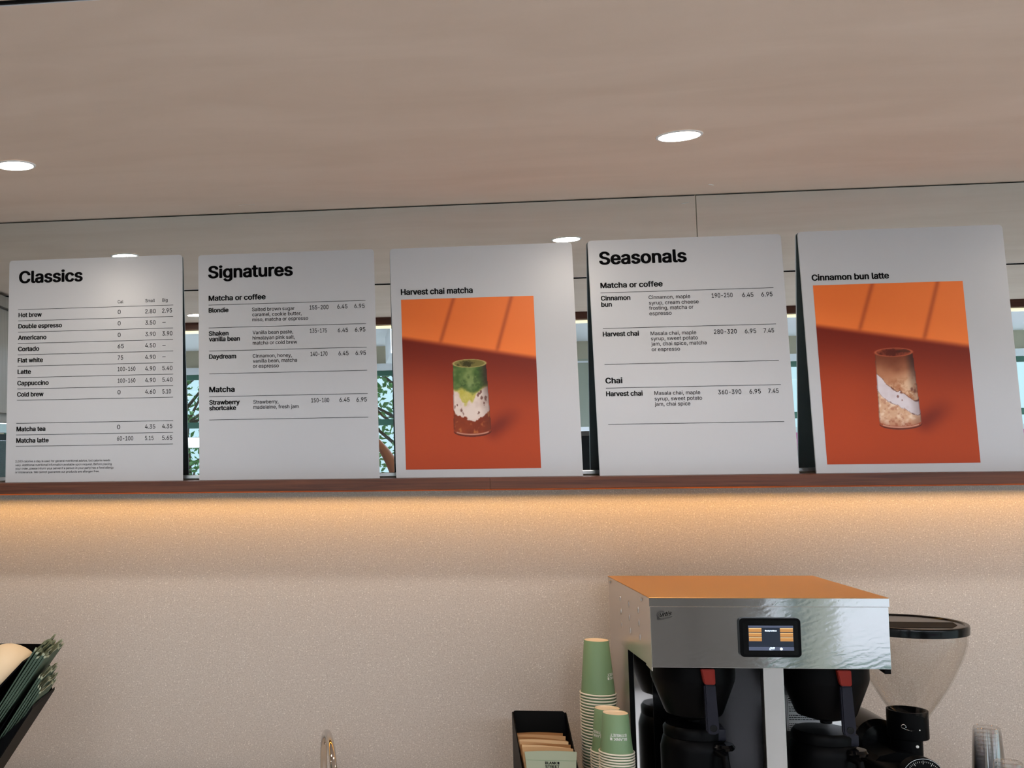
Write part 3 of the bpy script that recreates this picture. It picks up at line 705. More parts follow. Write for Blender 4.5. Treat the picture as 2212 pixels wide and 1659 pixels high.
PHOTO = {2: (0.0255, 0.3656, 0.0215, 0.4693, 'matcha', 'printed orange photo of a layered green, white and brown drink in a glass'),
         4: (0.0263, 0.3785, 0.0217, 0.4740, 'latte', 'printed orange photo of a brown drink with a white diagonal swirl in a glass')}
for i, (bx, bw, bh, by) in enumerate(BOARD_SPECS):
    nm, lab = LABELS[i]
    tilt = math.asin((BOARD_H_TOP-by)/bh)
    t = thing(nm, lab, 'menu board' if nm == 'menu_board' else 'picture board', (bx, by, 0), (-tilt, 0, 0), 'boards leaning on the mirror')
    pts = rounded_rect(0, bw, 0.0004, bh, 0.009, 5, (1, 1, 0, 0))
    build('panel', prism(bmesh.new(), pts, 0.0, 0.0045, 'y'), M['board'], t)
    build('backing', prism(bmesh.new(), rounded_rect(0.0005, bw-0.0005, 0.0008, bh-0.0005, 0.009, 5, (1, 1, 0, 0)), 0.0046, 0.0062, 'y'), M['board_back'], t)
    for kind, words, u, wd, v in BOARD_TEXT[i]:
        cap = CAPS[kind]
        o = ink(kind, words, cap, wd, BOLD.get(kind, 0.0), t, u, v, M['ink'])
    for u, u1, v in BOARD_RULES[i]:
        build('rule_line', B(u, u1, -0.0006, -0.0002, v-0.00055, v+0.00055), M['ink'], t)
    if i in PHOTO:
        a, b2, c2, d2, kind, plab = PHOTO[i]
        print_mesh('printed_photo', a, b2, c2, d2, kind, t)['label'] = plab

# ------------------------------------------------------------------ counter and coffee station
struct_counter = tag(build('counter', B(-3.0, 3.4, -0.72, -0.0005, COUNTER-0.04, COUNTER, 0.003), M['counter']),
                     'stone counter top below the frame, carrying the brewer, grinder, cups and tap', 'counter')
cab = thing('base_cabinet', 'grey timber base cabinet under the stone counter', 'cabinet', (0.2, -0.36, FLOOR))
build('body', B(-3.15, 3.15, -0.32, 0.355, 0.0, COUNTER-0.0405-FLOOR), M['grey_wood'], cab)
for k in range(7): build('door', B(-3.1+k*0.9, -2.22+k*0.9, -0.342, -0.3205, 0.1, 0.82, 0.002), M['grey_wood'], cab)

# twin coffee brewer
BX, BW, BF, BB_, BT, BL = 0.6432, 0.4817, -0.484, -0.084, -0.248, -0.3970
br = thing('coffee_brewer', 'large stainless steel twin coffee brewer with a small touchscreen, on the counter', 'coffee machine', (BX+BW/2, BF, COUNTER))
ox, oy, oz = BX+BW/2, BF, COUNTER
def L(bm):    # world -> brewer local
    bmesh.ops.translate(bm, verts=bm.verts, vec=(-ox, -oy, -oz)); return bm
X0, X1 = BX, BX+BW
# head: front sheet, two sides, dark underside
build('front_panel', L(B(X0, X1, BF, BF+0.002, BL, BT-0.0195, 0.0006)), M['steel'], br)
for x, nm in ((X0, 'side_panel'), (X1-0.002, 'side_panel')):
    b = prism(bmesh.new(), [(BF+0.0021, BL), (BB_, BL), (BB_, BT-0.004), (BF+0.0021, BT-0.004)], x, x+0.002, 'x')
    p = build(nm, L(b), M['steel_side'], br)
    if x == X0:
        lv = bmesh.new()
        for yy, zz in ((-.2067, -.2875), (-.2903, -.2891), (-.3795, -.2892), (-.2093, -.317), (-.2925, -.3194), (-.3814, -.3184), (-.2117, -.3481), (-.2975, -.3484), (-.3857, -.3488)):
            q = bmesh.new(); bmesh.ops.create_uvsphere(q, u_segments=12, v_segments=8, radius=1.0)
            bmesh.ops.scale(q, vec=(0.0026, 0.0035, 0.0085), verts=q.verts); bmesh.ops.translate(q, vec=(x, yy, zz), verts=q.verts); merge(lv, q)
        build('vent_louvre', L(lv), M['steel_side'], br, 60)
        for yy, zz in ((-0.1144, -0.2587), (-0.42, -0.2603)):
            q = lathe(bmesh.new(), [(0.0045, 0.0), (0.0042, -0.0015), (0.002, -0.0028)], 16, X0-0.0022, yy, zz, 'x'); build('screw', L(q), M['chrome'], br, 40)
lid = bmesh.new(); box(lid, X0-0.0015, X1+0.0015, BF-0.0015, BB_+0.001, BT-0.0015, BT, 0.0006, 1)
build('lid_top', L(lid), M['steel_top_led_tint'], br)
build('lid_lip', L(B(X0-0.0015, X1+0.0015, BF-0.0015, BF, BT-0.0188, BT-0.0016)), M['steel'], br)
for x in (X0-0.0015, X1): build('lid_side', L(B(x, x+0.0015, BF+0.0001, BB_, BT-0.0188, BT-0.0016)), M['steel_side'], br)
build('underside', L(B(X0+0.003, X1-0.003, BF+0.003, BB_-0.002, BL+0.001, BL+0.01)), M['black'], br)
build('side_flange', L(prism(bmesh.new(), [(BF+0.002, BL), (BF+0.05, BL), (BF+0.05, BL-0.004), (BF+0.002, BL-0.008)], X0+0.0, X0+0.0015, 'x')), M['steel_side'], br)
build('side_flange', L(prism(bmesh.new(), [(BF+0.002, BL), (BF+0.05, BL), (BF+0.05, BL-0.004), (BF+0.002, BL-0.010)], X1-0.012, X1, 'x')), M['black'], br)
# rear tower, splash sheet, base
TF = -0.262
build('tower', L(B(X0+0.0005, X1-0.0005, TF, BB_+0.0002, COUNTER+0.03, BL-0.0005)), M['steel_side'], br)
for xa, xb, mm in ((X0+0.012, X0+0.052, 'chrome'), (X0+0.0525, X0+0.175, 'steel_dark_reflection'), (X0+0.177, 0.9845, 'steel_dark_reflection'), (0.985, X1-0.010, 'alu')):  # one sheet split into bright and dark metals to paint its reflections
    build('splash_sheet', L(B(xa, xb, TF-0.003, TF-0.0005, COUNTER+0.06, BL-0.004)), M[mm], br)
build('tower_edge', L(B(X0+0.0006, X0+0.0115, TF-0.0022, TF-0.0002, COUNTER+0.03, BL-0.001)), M['black'], br)
build('base', L(B(X0, X1, BF+0.01, BB_, COUNTER+0.012, COUNTER+0.0298, 0.003)), M['black'], br)
for x in (X0+0.03, X1-0.03):
    for y in (BF+0.04, BB_-0.03): build('foot', L(lathe(bmesh.new(), [(0.016, 0), (0.018, 0.012)], 20, x, y, COUNTER)), M['black'], br, 40)
build('column', L(B(0.8731, 0.9148, -0.472, -0.452, COUNTER+0.0299, BL-0.0002, 0.0015)), M['steel_post'], br)
# touchscreen
sb = build('screen_bezel', L(prism(bmesh.new(), rounded_rect(0.8226, 0.9460, -0.3722, -0.2904, 0.0085), BF-0.007, BF-0.0003, 'y')), M['black'], br)
def child(name, bm, m, parent, sm=None): return build(name, L(bm), m, parent, sm)
child('glass', prism(bmesh.new(), rounded_rect(0.8290, 0.9400, -0.3672, -0.2950, 0.004), BF-0.0078, BF-0.0071, 'y'), M['black_gloss'], sb)
M['scr'] = mat('screen_dark', (0.01, 0.014, 0.026), 0.2, emit=(0.03, 0.045, 0.08), strength=0.25)
M['scr_bar'] = mat('screen_bar', (0.05, 0.06, 0.1), 0.2, emit=(0.14, 0.17, 0.27), strength=0.35)
M['scr_btn'] = mat('screen_button', (0.3, 0.15, 0.05), 0.3, emit=(0.75, 0.33, 0.08), strength=0.45)
M['scr_btn_edge'] = mat('screen_button_edge', (0.5, 0.35, 0.15), 0.3, emit=(1.0, 0.70, 0.36), strength=0.65)
M['scr_txt'] = mat('screen_text', (0.8, 0.9, 1), 0.3, emit=(0.8, 0.92, 1.0), strength=0.95)
DX0, DX1, DZ0, DZ1 = 0.8400, 0.9306, -0.3580, -0.3058
yy = BF-0.0079
child('display', B(DX0, DX1, yy-0.0002, yy, DZ0, DZ1), M['scr'], sb)
child('status_bar', B(DX0, DX1, yy-0.0004, yy-0.0002, DZ0, DZ0+0.0072), M['scr_bar'], sb)
child('status_bar', B(DX0, DX1, yy-0.0004, yy-0.0002, DZ1-0.0042, DZ1), M['scr_bar'], sb)
for cx in (0.8409, 0.9040):
    for k in range(3):
        z = -0.3112-k*0.0096
        child('button', B(cx, cx+0.0258, yy-0.0005, yy-0.0003, z-0.0082, z), M['scr_btn'], sb)
        child('button_edge', B(cx, cx+0.0258, yy-0.0007, yy-0.0005, z-0.0012, z), M['scr_btn_edge'], sb)
def text_at(name, words, cap, width, bold, parent, x, z, y, m, shear=0.0, rise=0.0):
    o = ink(name, words, cap, width, bold, parent, 0, 0, m, depth=0.0)
    for p in o.data.vertices: p.co = Vector((x+p.co.x+p.co.z*shear-ox, y-oy, z+p.co.z+p.co.x*rise-oz))
    return o
text_at('screen_text', 'Ready to Brew', 0.0024, 0.0235, 0.03, sb, 0.8738, -0.3178, yy-0.0005, M['scr_txt'])
# script badge: slanted lettering in one sweep with a tail under it
def script_badge(x, z, s, y, m, parent):
    o = text_at('badge', 'urtis', 0.0095*s, 0.0245*s, 0.012, parent, x+0.0105*s, z+0.0040*s, y, m, 0.32, 0.16)
    b = bmesh.new()
    def stroke(P, w):
        n = len(P)
        for k in range(n-1):
            a, c = Vector(P[k]), Vector(P[k+1]); d = (c-a).normalized(); nn = Vector((-d.y, d.x))
            wa, wb = w*(0.5+0.5*math.sin(math.pi*(k+0.3)/n)), w*(0.5+0.5*math.sin(math.pi*(k+1.3)/n))
            q = [a-nn*wa, c-nn*wb, c+nn*wb, a+nn*wa]
            b.faces.new([b.verts.new((x+p.x*s-ox, y-oy, z+p.y*s-oz)) for p in q])
    stroke([(0.0145+0.0075*math.cos(math.radians(a)), 0.0078+0.0072*math.sin(math.radians(a))+0.2*0.0075*math.cos(math.radians(a))) for a in range(35, 262, 12)], 0.0024*s)
    stroke([(0.0075, 0.004), (0.0062, 0.0012), (0.0072, -0.0012), (0.012, -0.0012), (0.020, 0.0004), (0.028, 0.0022), (0.037, 0.0050)], 0.0016*s)
    me = bpy.data.meshes.new('t'); b.to_mesh(me); b.free()
    bm2 = bmesh.new(); bm2.from_mesh(o.data); bm2.from_mesh(me); bm2.to_mesh(o.data); bm2.free()
    return o
M['badge'] = mat('etched_badge', (0.07, 0.066, 0.062), 0.5, spec=0.2)
script_badge(0.6512, -0.2935, 1.0, BF-0.0006, M['badge'], br)
script_badge(0.8790, -0.3566, 0.36, yy-0.0006, M['scr_txt'], sb)
child('home_icon', lathe(bmesh.new(), [(0.0028, 0.0), (0.0028, -0.0002)], 20, 0.9052, yy-0.0004, -0.3545, 'y'), M['scr_txt'], sb)
# brew baskets with handles
def basket(cx, cy, r, hx):
    q = build('brew_basket', L(lathe(bmesh.new(), [(r, BL+0.0005), (r, BL-0.036), (r*0.985, BL-0.044), (r*0.70, BL-0.113), (r*0.66, BL-0.119), (0.03, BL-0.128), (0.012, BL-0.133), (0.012, BL-0.138)], 48, cx, cy, 0)), M['black'], br, 35)
    b = prism(bmesh.new(), [(hx-0.0155, BL-0.0045), (hx+0.0125, BL-0.0045), (hx+0.0130, BL-0.036), (hx+0.0095, BL-0.0385), (hx-0.0075, BL-0.0375), (hx-0.0105, BL-0.034)], -0.476, -0.464, 'y')
    bmesh.ops.bevel(b, geom=list(b.edges), offset=0.0015, segments=2, affect='EDGES')
    child('handle_tab', b, M['red'], q, 40)
    child('handle_arm', B(hx-0.008, hx+0.008, -0.464, cy-r*0.9, BL-0.03, BL-0.006, 0.002), M['black'], q, 40)
    b = bmesh.new(); rows = []
    prism(b, [(hx-0.0105, -0.0375+BL), (hx+0.0125, -0.0375+BL), (hx+0.0165, -0.124+BL), (hx+0.0165, -0.138+BL), (hx+0.012, -0.1425+BL), (hx-0.004, -0.142+BL), (hx-0.0085, -0.137+BL)], -0.477, -0.465, 'y')
    bmesh.ops.bevel(b, geom=list(b.edges), offset=0.0025, segments=2, affect='EDGES')
    h = child('handle', b, M['navy'], q, 40)
    child('handle_mark', lathe(bmesh.new(), [(0.0075, 0.0), (0.0075, -0.0006), (0.0065, -0.0008), (0.0062, -0.0002)], 28, hx+0.005, -0.4771, BL-0.129, 'y'), M['black_gloss'], q, 40)
basket(0.7555, -0.372, 0.0875, 0.7615)
basket(1.033, -0.372, 0.0875, 1.0365)
build('tap_body', L(lathe(bmesh.new(), [(0.0185, BL), (0.0185, BL-0.046), (0.014, BL-0.052)], 28, 1.1035, -0.30, 0)), M['black_gloss'], br, 40)
# instruction notice on the splash sheet
NX0, NX1, NZ0, NZ1 = 0.988, 1.0785, -0.5790, -0.4990
nt = build('notice', L(B(NX0, NX1, TF-0.0042, TF-0.0032, NZ0, NZ1)), M['label_white'], br); nt['label'] = 'white printed notice with lines of small text'
nf = bmesh.new()
for a in ((NX0+.002, NX1-.002, NZ0+.002, NZ0+.0027), (NX0+.002, NX1-.002, NZ1-.0027, NZ1-.002), (NX0+.002, NX0+.0027, NZ0+.002, NZ1-.002), (NX1-.0027, NX1-.002, NZ0+.002, NZ1-.002)):
    box(nf, a[0], a[1], TF-0.0045, TF-0.00425, a[2], a[3])
child('border', nf, M['ink'], nt)
nl = bmesh.new()
for k in range(15):
    z = NZ1-0.008-k*0.0047
    if k % 4 == 3: continue
    x = NX0+0.005
    while x < NX1-0.006-(0.02 if k % 3 == 2 else 0):
        w = random.uniform(0.002, 0.007); box(nl, x, min(x+w, NX1-0.005), TF-0.0046, TF-0.00425, z, z+(0.0024 if k == 0 else 0.0016)); x += w+0.0012
child('small_print', nl, M['ink'], nt)

# black thermal servers below the baskets
def server(cx, cy, top, lab):
    t = thing('coffee_server', lab, 'coffee server', (cx, cy, COUNTER+0.0302), group='servers in the brewer')
    h = top-(COUNTER+0.03)
    build('body', lathe(bmesh.new(), [(0.066, 0.0), (0.070, 0.01), (0.070, h-0.055), (0.064, h-0.032), (0.060, h-0.028)], 44), M['black'], t, 40)
    build('lid', lathe(bmesh.new(), [(0.063, h-0.0278), (0.0635, h-0.012), (0.058, h-0.004), (0.02, h), (0.0, h)], 44, cap=False), M['black'], t, 40)
    lv = build('lever', B(0.012, 0.055, -0.050, -0.028, h-0.030, h-0.004, 0.004), M['navy'], t, 40)
    build('knob', lathe(bmesh.new(), [(0.024, 0.0), (0.026, 0.006), (0.022, 0.012), (0.0, 0.013)], 30, 0.045, -0.050, h-0.046), M['black_gloss'], t, 40)
    hd = build('handle', tube(bmesh.new(), [(0.03, -0.062, h-0.05), (0.04, -0.085, h-0.055), (0.042, -0.092, h-0.09), (0.04, -0.088, h-0.14), (0.032, -0.068, h-0.15)], 0.008), M['black'], t, 40)
server(0.7555, -0.365, -0.5385, 'black coffee server standing under the left basket of the brewer')
server(1.028, -0.365, -0.5460, 'black coffee server standing under the right basket of the brewer')

# ------------------------------------------------------------------ coffee grinder with clear hopper
gx, gy = 1.2575, -0.258
gr = thing('coffee_grinder', 'black coffee grinder with a clear funnel hopper, right of the steel brewer', 'coffee grinder', (gx, gy, COUNTER))
def G(bm): bmesh.ops.translate(bm, verts=bm.verts, vec=(-gx, -gy, -COUNTER)); return bm
hp = [(0.1175, -0.3535), (0.1175, -0.358), (0.1165, -0.375), (0.112, -0.392), (0.1055, -0.411), (0.098, -0.4285), (0.088, -0.4515), (0.0755, -0.477), (0.060, -0.5045), (0.040, -0.536), (0.036, -0.545)]
build('hopper', G(lathe(bmesh.new(), hp, 72, gx, gy, 0, cap=False)), M['clear'], gr, 60)
build('hopper_inner', G(lathe(bmesh.new(), [(r-0.003, z) for r, z in hp], 72, gx, gy, 0, cap=False)), M['clear'], gr, 60)
ld_ = G(lathe(bmesh.new(), [(0.1165, -0.352), (0.1215, -0.351), (0.1222, -0.336), (0.1205, -0.3315), (0.1165, -0.3305), (0.1120, -0.3312), (0.1100, -0.3335), (0.05, -0.3338), (0.0, -0.3338)], 72, gx, gy, 0, cap=False))
lid_o = build('hopper_lid', ld_, M['black_gloss'], gr, 35)
slot_p = [(gx-0.098, gy+0.010), (gx+0.098, gy-0.002), (gx+0.088, gy-0.042), (gx+0.060, gy-0.080), (gx-0.060, gy-0.080), (gx-0.094, gy-0.040)]
build('lid_recess', G(prism(bmesh.new(), slot_p, -0.3337, -0.3328, 'z')), M['black_matte'], lid_o)
cx, cy = 1.2500, gy
build('collar', G(lathe(bmesh.new(), [(0.0370, -0.5700), (0.0375, -0.5290), (0.0415, -0.5290), (0.0415, -0.5890), (0.040, -0.591), (0.031, -0.5915)], 48, cx, cy, 0)), M['black'], gr, 35)
build('neck', G(lathe(bmesh.new(), [(0.032, -0.5910), (0.032, -0.628)], 40, cx-0.004, cy, 0)), M['black'], gr, 35)
build('screw', G(lathe(bmesh.new(), [(0.0035, 0.0), (0.003, -0.0015), (0.0, -0.0018)], 16, cx+0.004, cy-0.0325, -0.604, 'y', cap=False)), M['tin'], gr, 40)
build('screw', G(lathe(bmesh.new(), [(0.0015, 0.0), (0.0012, -0.001), (0.0, -0.0012)], 12, cx+0.0065, cy-0.0415, -0.5655, 'y', cap=False)), M['tin'], gr, 40)
build('motor_housing', G(lathe(bmesh.new(), [(0.0, -0.222), (0.040, -0.220), (0.052, -0.208), (0.054, -0.10), (0.052, -0.065), (0.040, -0.050), (0.0, -0.048)], 48, 1.2060, 0, -0.6140, 'y')), M['black_gloss'], gr, 40)
bd = bmesh.new(); box(bd, 1.150, 1.268, -0.395, -0.10, COUNTER+0.006, -0.630, 0.012, 3)
build('body', G(bd), M['black'], gr, 40)
sh = bmesh.new(); prism(sh, [(1.150, -0.64), (1.262, -0.64), (1.262, -0.632), (1.238, -0.615), (1.20, -0.612), (1.165, -0.622)], -0.31, -0.17, 'y'); build('shoulder', G(sh), M['black'], gr)
# grind dial facing the room with printed tick marks
dx_, dz_ = 1.2063, -0.6390
build('dial', G(lathe(bmesh.new(), [(0.043, -0.395), (0.0435, -0.418), (0.042, -0.420), (0.0, -0.420)], 60, dx_, 0, dz_, 'y')), M['black'], gr, 35)
build('dial_ring', G(lathe(bmesh.new(), [(0.0425, -0.4202), (0.0425, -0.4206), (0.0418, -0.4206), (0.0418, -0.4202)], 60, dx_, 0, dz_, 'y', cap=False)), M['alu'], gr, 35)
tk = bmesh.new()
for k in range(60):
    a = 2*math.pi*k/60; big = k % 5 == 0
    q = bmesh.new(); box(q, -0.00025 if not big else -0.0004, 0.00025 if not big else 0.0004, -0.4206, -0.4201, 0.0345 if not big else 0.031, 0.0375 if not big else 0.0385)
    merge(tk, q, Matrix.Translation((dx_, 0, dz_)) @ Matrix.Rotation(a, 4, 'Y'))
build('dial_marks', G(tk), M['cup_ink'], gr)
build('dial_knob', G(lathe(bmesh.new(), [(0.020, -0.4202), (0.019, -0.440), (0.016, -0.443), (0.0, -0.443)], 36, dx_, 0, dz_, 'y')), M['black_gloss'], gr, 35)
cl = [(cx-0.046+0.0042*math.cos(a), -0.345+0.001*a, -0.5475+0.0045*math.sin(a)) for a in [math.radians(d) for d in range(-20, 290, 20)]]
wire = tube(bmesh.new(), cl+[(cx-0.040, -0.340, -0.5545), (cx-0.02, -0.318, -0.5630), (cx-0.004, cy-0.0422, -0.5660)], 0.0007, 8)
build('spring_clip', G(wire), M['chrome'], gr, 40)

# ------------------------------------------------------------------ paper cups, stacked upside down
def cone_text(words, cap, width, bold, rfun, ang, z, cx=0.0, cz=0.0, flip=True):
    me = glyphs(words, bold); xs = [p.co.x for p in me.vertices]; x0, x1 = min(xs), max(xs)
    sx = width/(x1-x0); s = cap/CAP
    for p in me.vertices:
        lx = (p.co.x-(x0+x1)/2)*sx; lz = p.co.y*s
        if flip: lx, lz = -lx, -lz
        zz = z+lz; r = rfun(zz)+0.0004; a = ang+lx/r
        p.co = Vector((r*math.sin(a), -r*math.cos(a), zz))
    return me

def paper_cup(rb, rr, h, ang, label, group, loc, printed=True):
    """inverted: closed base up; origin at the rim on its underside"""
    t = thing('paper_cup', label, 'paper cup', loc, group=group)
    rw = rr-0.0040
    build('cup_wall', lathe(bmesh.new(), [(rw, 0.001), (rb, h), (rb-0.0002, h+0.0002), (rb-0.00035, h-0.0006), (rw-0.00025, 0.0012)], 56, cap=False), M['cup_green'], t, 50)
    rimp = [(rr-0.0020+0.0019*math.cos(a), 0.0019+0.0019*math.sin(a)) for a in [2*math.pi*k/10 for k in range(11)]]
    build('rolled_rim', lathe(bmesh.new(), rimp, 56, cap=False), M['cup_rim'], t, 80)
    base = bmesh.new(); lathe(base, [(rb-0.0006, h-0.0002), (rb-0.0014, h-0.0003), (rb-0.0022, h-0.0034), (0.0, h-0.0036)], 56, cap=False)
    build('cup_base', base, M['cup_base'], t, 50)
    if printed:
        rf = lambda z: rb+(rw-rb)*(h-z)/(h-0.001)
        w = 0.0385; mid = 0.004+(h-0.004)*(0.32 if h < 0.11 else 0.26); c_ = 0.0058
        a = cone_text('STREET', c_, w, 0.035, rf, ang, mid+0.0162)
        b2 = cone_text('BLANK', c_, w*0.80, 0.035, rf, ang+0.10*w/rf(mid), mid+0.0078)
        bm = bmesh.new(); bm.from_mesh(a); bm.from_mesh(b2)
        # the solid block that ends the first line (read upside down, so on the left)
        q = []
        for lx, lz in ((-0.5, 0), (-0.37, 0), (-0.37, 1), (-0.5, 1)):
            zz = mid+0.0078-lz*c_; r = rf(zz)+0.0004; aa = ang+lx*w/r; q.append(bm.verts.new((r*math.sin(aa), -r*math.cos(aa), zz)))
        bm.faces.new(q)
        me = bpy.data.meshes.new('printed_name'); bm.to_mesh(me); bm.free()
        link('printed_name', me, M['cup_ink'], t)
    return t

def copy_thing(o, loc, label=None, group=None, skip=()):
    c = o.copy(); C.objects.link(c); c.location = loc
    if label: c['label'] = label
    if group: c['group'] = group
    for ch in o.children:
        if ch.name.split('.')[0] in skip: continue
        d = ch.copy(); C.objects.link(d); d.parent = c
    return c

def cup_stack(x, y, ztop, rb, rr, h, pitch, ang, lab_top, lab, group):
    rim = ztop-h
    n = int((rim-COUNTER)/pitch)
    pitch = (rim-COUNTER-0.0004)/n
    top = paper_cup(rb, rr, h, ang, lab_top, group, (x, y, rim))
    for k in range(1, n+1): copy_thing(top, (x, y, rim-k*pitch), lab, group, skip=('printed_name',))
cup_stack(0.5917, -0.170, -0.3918, 0.0285, 0.0432, 0.1275, 0.00705, 1.02,
          'tall green paper cup upside down on top of the tallest stack of cups',
          'nested green paper cup showing only its cream rim, in the tallest stack', 'tall stack of green cups')
cup_stack(0.5935, -0.258, -0.5345, 0.0286, 0.0415, 0.1000, 0.0062, -1.05,
          'green paper cup upside down on top of the half-hidden middle stack',
          'nested green paper cup showing only its rim, in the half-hidden middle stack', 'middle stack of green cups')
cup_stack(0.5930, -0.345, -0.5250, 0.0277, 0.0393, 0.0880, 0.0059, -0.03,
          'small green paper cup upside down on the front stack, its white lettering facing the room',
          'nested green paper cup showing only its rim, in the front stack by the brewer', 'front stack of green cups')

# ------------------------------------------------------------------ sleeve holder with cardboard sleeves
sx0, sx1 = 0.3935, 0.5150
sh_ = thing('sleeve_holder', 'black open-fronted holder full of cardboard cup sleeves, left of the cup stacks', 'holder', ((sx0+sx1)/2, -0.25, COUNTER))
cxh = (sx0+sx1)/2
def S(bm): bmesh.ops.translate(bm, verts=bm.verts, vec=(-cxh, 0.25, -COUNTER)); return bm
build('back_panel', S(prism(bmesh.new(), rounded_rect(sx0-0.0005, sx1+0.0005, COUNTER, -0.5685, 0.006, 5, (1, 1, 0, 0)), -0.150, -0.146, 'y')), M['black_matte'], sh_)
for x in (sx0-0.0033, sx1+0.0008):
    build('side_panel', S(prism(bmesh.new(), [(-0.1462, COUNTER), (-0.1462, -0.572), (-0.156, -0.5695), (-0.335, -0.700), (-0.335, COUNTER)], x, x+0.0025, 'x')), M['black'], sh_)
build('front_panel', S(B(sx0, sx1, -0.335, -0.332, COUNTER, -0.740)), M['black'], sh_)
build('floor_panel', S(B(sx0, sx1, -0.3315, -0.1505, COUNTER, COUNTER+0.004)), M['black'], sh_)
def sleeve(y, ztop, lean, m, label, sc=1.0, bow=0.004):
    """flat folded sleeve: slightly fan-shaped double sheet with a curved top edge"""
    t = thing('cup_sleeve', label, 'cup sleeve', (cxh-0.004*(0 if m is M['sleeve_green'] else 1), y, COUNTER+0.0045), (lean, 0, 0), 'cardboard sleeves in the holder')
    h = ztop-COUNTER-0.0045; hw = 0.0585*sc
    bm = bmesh.new(); n = 14
    for dy in (-0.0016, 0.0004):
        A = []
        for k in range(n+1):
            s = -1+2*k/n
            A.append((bm.verts.new((hw*s, dy, h-0.002*s*s+bow*0.2*s)), bm.verts.new((hw*0.90*s, dy, h-0.075)), bm.verts.new((hw*0.90*s, dy+0.0011, h-0.075)), bm.verts.new((hw*s, dy+0.0011, h-0.002*s*s+bow*0.2*s))))
        for p, q in zip(A, A[1:]):
            for i in range(4): bm.faces.new((p[i], p[(i+1) % 4], q[(i+1) % 4], q[i]))
        bm.faces.new(A[0]); bm.faces.new(A[-1][::-1])
    # a paper tongue that reaches the bottom of the holder
    box(bm, -hw*0.88, hw*0.88, -0.0014, 0.0012, 0.0, h-0.0745)
    build('paper', bm, m, t)
    return t
fs = sleeve(-0.318, -0.6235, -0.09, M['sleeve_green'], 'pale green cup sleeve with dark lettering at the front of the black holder')
hz = -0.6235-COUNTER-0.0045
build('glued_seam', B(-0.0560, 0.0562, -0.0021, -0.0017, hz-0.0212, hz-0.0206), M['cup_green'], fs)
ink('printed_name', 'BLANK', 0.0055, 0.0262, 0.035, fs, -0.0135, hz-0.0295, M['ink'], -0.0021)
build('printed_block', B(0.0141, 0.0185, -0.0022, -0.0019, hz-0.0295, hz-0.0240), M['ink'], fs)
ink('printed_name', 'STREET', 0.0055, 0.0318, 0.035, fs, -0.0133, hz-0.0373, M['ink'], -0.0021)
for k in range(12):
    y = -0.3045+k*0.0106+random.uniform(-0.0012, 0.0012)
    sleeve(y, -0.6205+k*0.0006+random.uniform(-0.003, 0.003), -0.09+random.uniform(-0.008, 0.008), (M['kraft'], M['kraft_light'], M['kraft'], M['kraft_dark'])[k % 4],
           'brown cardboard cup sleeve standing behind the pale green sleeve in the holder', 0.975+random.uniform(-0.03, 0.008), random.uniform(-0.03, 0.004))

# ------------------------------------------------------------------ tap
tp = thing('tap', 'chrome gooseneck tap standing on the counter below the matcha picture board', 'tap', (-0.0735, -0.10, COUNTER))
P = [(0, 0, 0.03), (0, 0, 0.066)]
for k in range(0, 25):
    a = math.pi*k/24; P.append((0.0155*(1-math.cos(a)), -0.118*(1-math.cos(a)), 0.066+0.119*math.sin(a)))
P += [(0.031, -0.236, 0.058), (0.031, -0.236, 0.044)]
build('spout', tube(bmesh.new(), P, 0.0090, 28), M['chrome'], tp, 60)
build('base', lathe(bmesh.new(), [(0.024, 0.0), (0.024, 0.006), (0.014, 0.012), (0.0125, 0.034)], 32), M['chrome'], tp, 40)
build('nozzle', lathe(bmesh.new(), [(0.0105, 0.044), (0.0105, 0.030), (0.008, 0.028)], 28, 0.031, -0.236, 0), M['chrome'], tp, 40)
build('lever', tube(bmesh.new(), [(0.012, 0, 0.022), (0.05, 0.004, 0.032), (0.075, 0.006, 0.037)], [0.005, 0.004, 0.0035], 12), M['chrome'], tp, 50)

# ------------------------------------------------------------------ clear plastic cups on the right, nested upside down
def clear_cup(x, y, z, label, group):
    t = thing('plastic_cup', label, 'plastic cup', (x, y, z), group=group)
    p = [(0.0345, 0.0), (0.0352, 0.0015), (0.0335, 0.003), (0.0298, 0.070), (0.0290, 0.085), (0.0276, 0.103), (0.0269, 0.112), (0.0258, 0.1185), (0.0235, 0.120)]
    build('cup_wall', lathe(bmesh.new(), p, 48, cap=False), M['clear_cup'], t, 30)
    build('cup_base', lathe(bmesh.new(), [(0.0235, 0.120), (0.021, 0.118), (0.0, 0.1175)], 48, cap=False), M['clear_cup'], t, 30)
    return t
def clear_stack(x, y, ztop, n, lab_top, lab, group):
    z0 = ztop-0.120; n = int((z0-COUNTER)/0.0085); p = (z0-COUNTER-0.0003)/n
    t = clear_cup(x, y, z0, lab_top, group)
    for k in range(1, n+1): copy_thing(t, (x, y, z0-k*p), lab, group)
clear_stack(1.4150, -0.260, -0.5640, 0, 'clear plastic cup on top of the rear clear stack, right of the grinder', 'nested clear plastic cup in the rear clear stack, right of the grinder', 'rear stack of clear cups')
clear_stack(1.3900, -0.390, -0.6060, 0, 'clear plastic cup on top of the front clear stack, at the bottom right corner', 'nested clear plastic cup in the front clear stack, at the bottom right corner', 'front stack of clear cups')

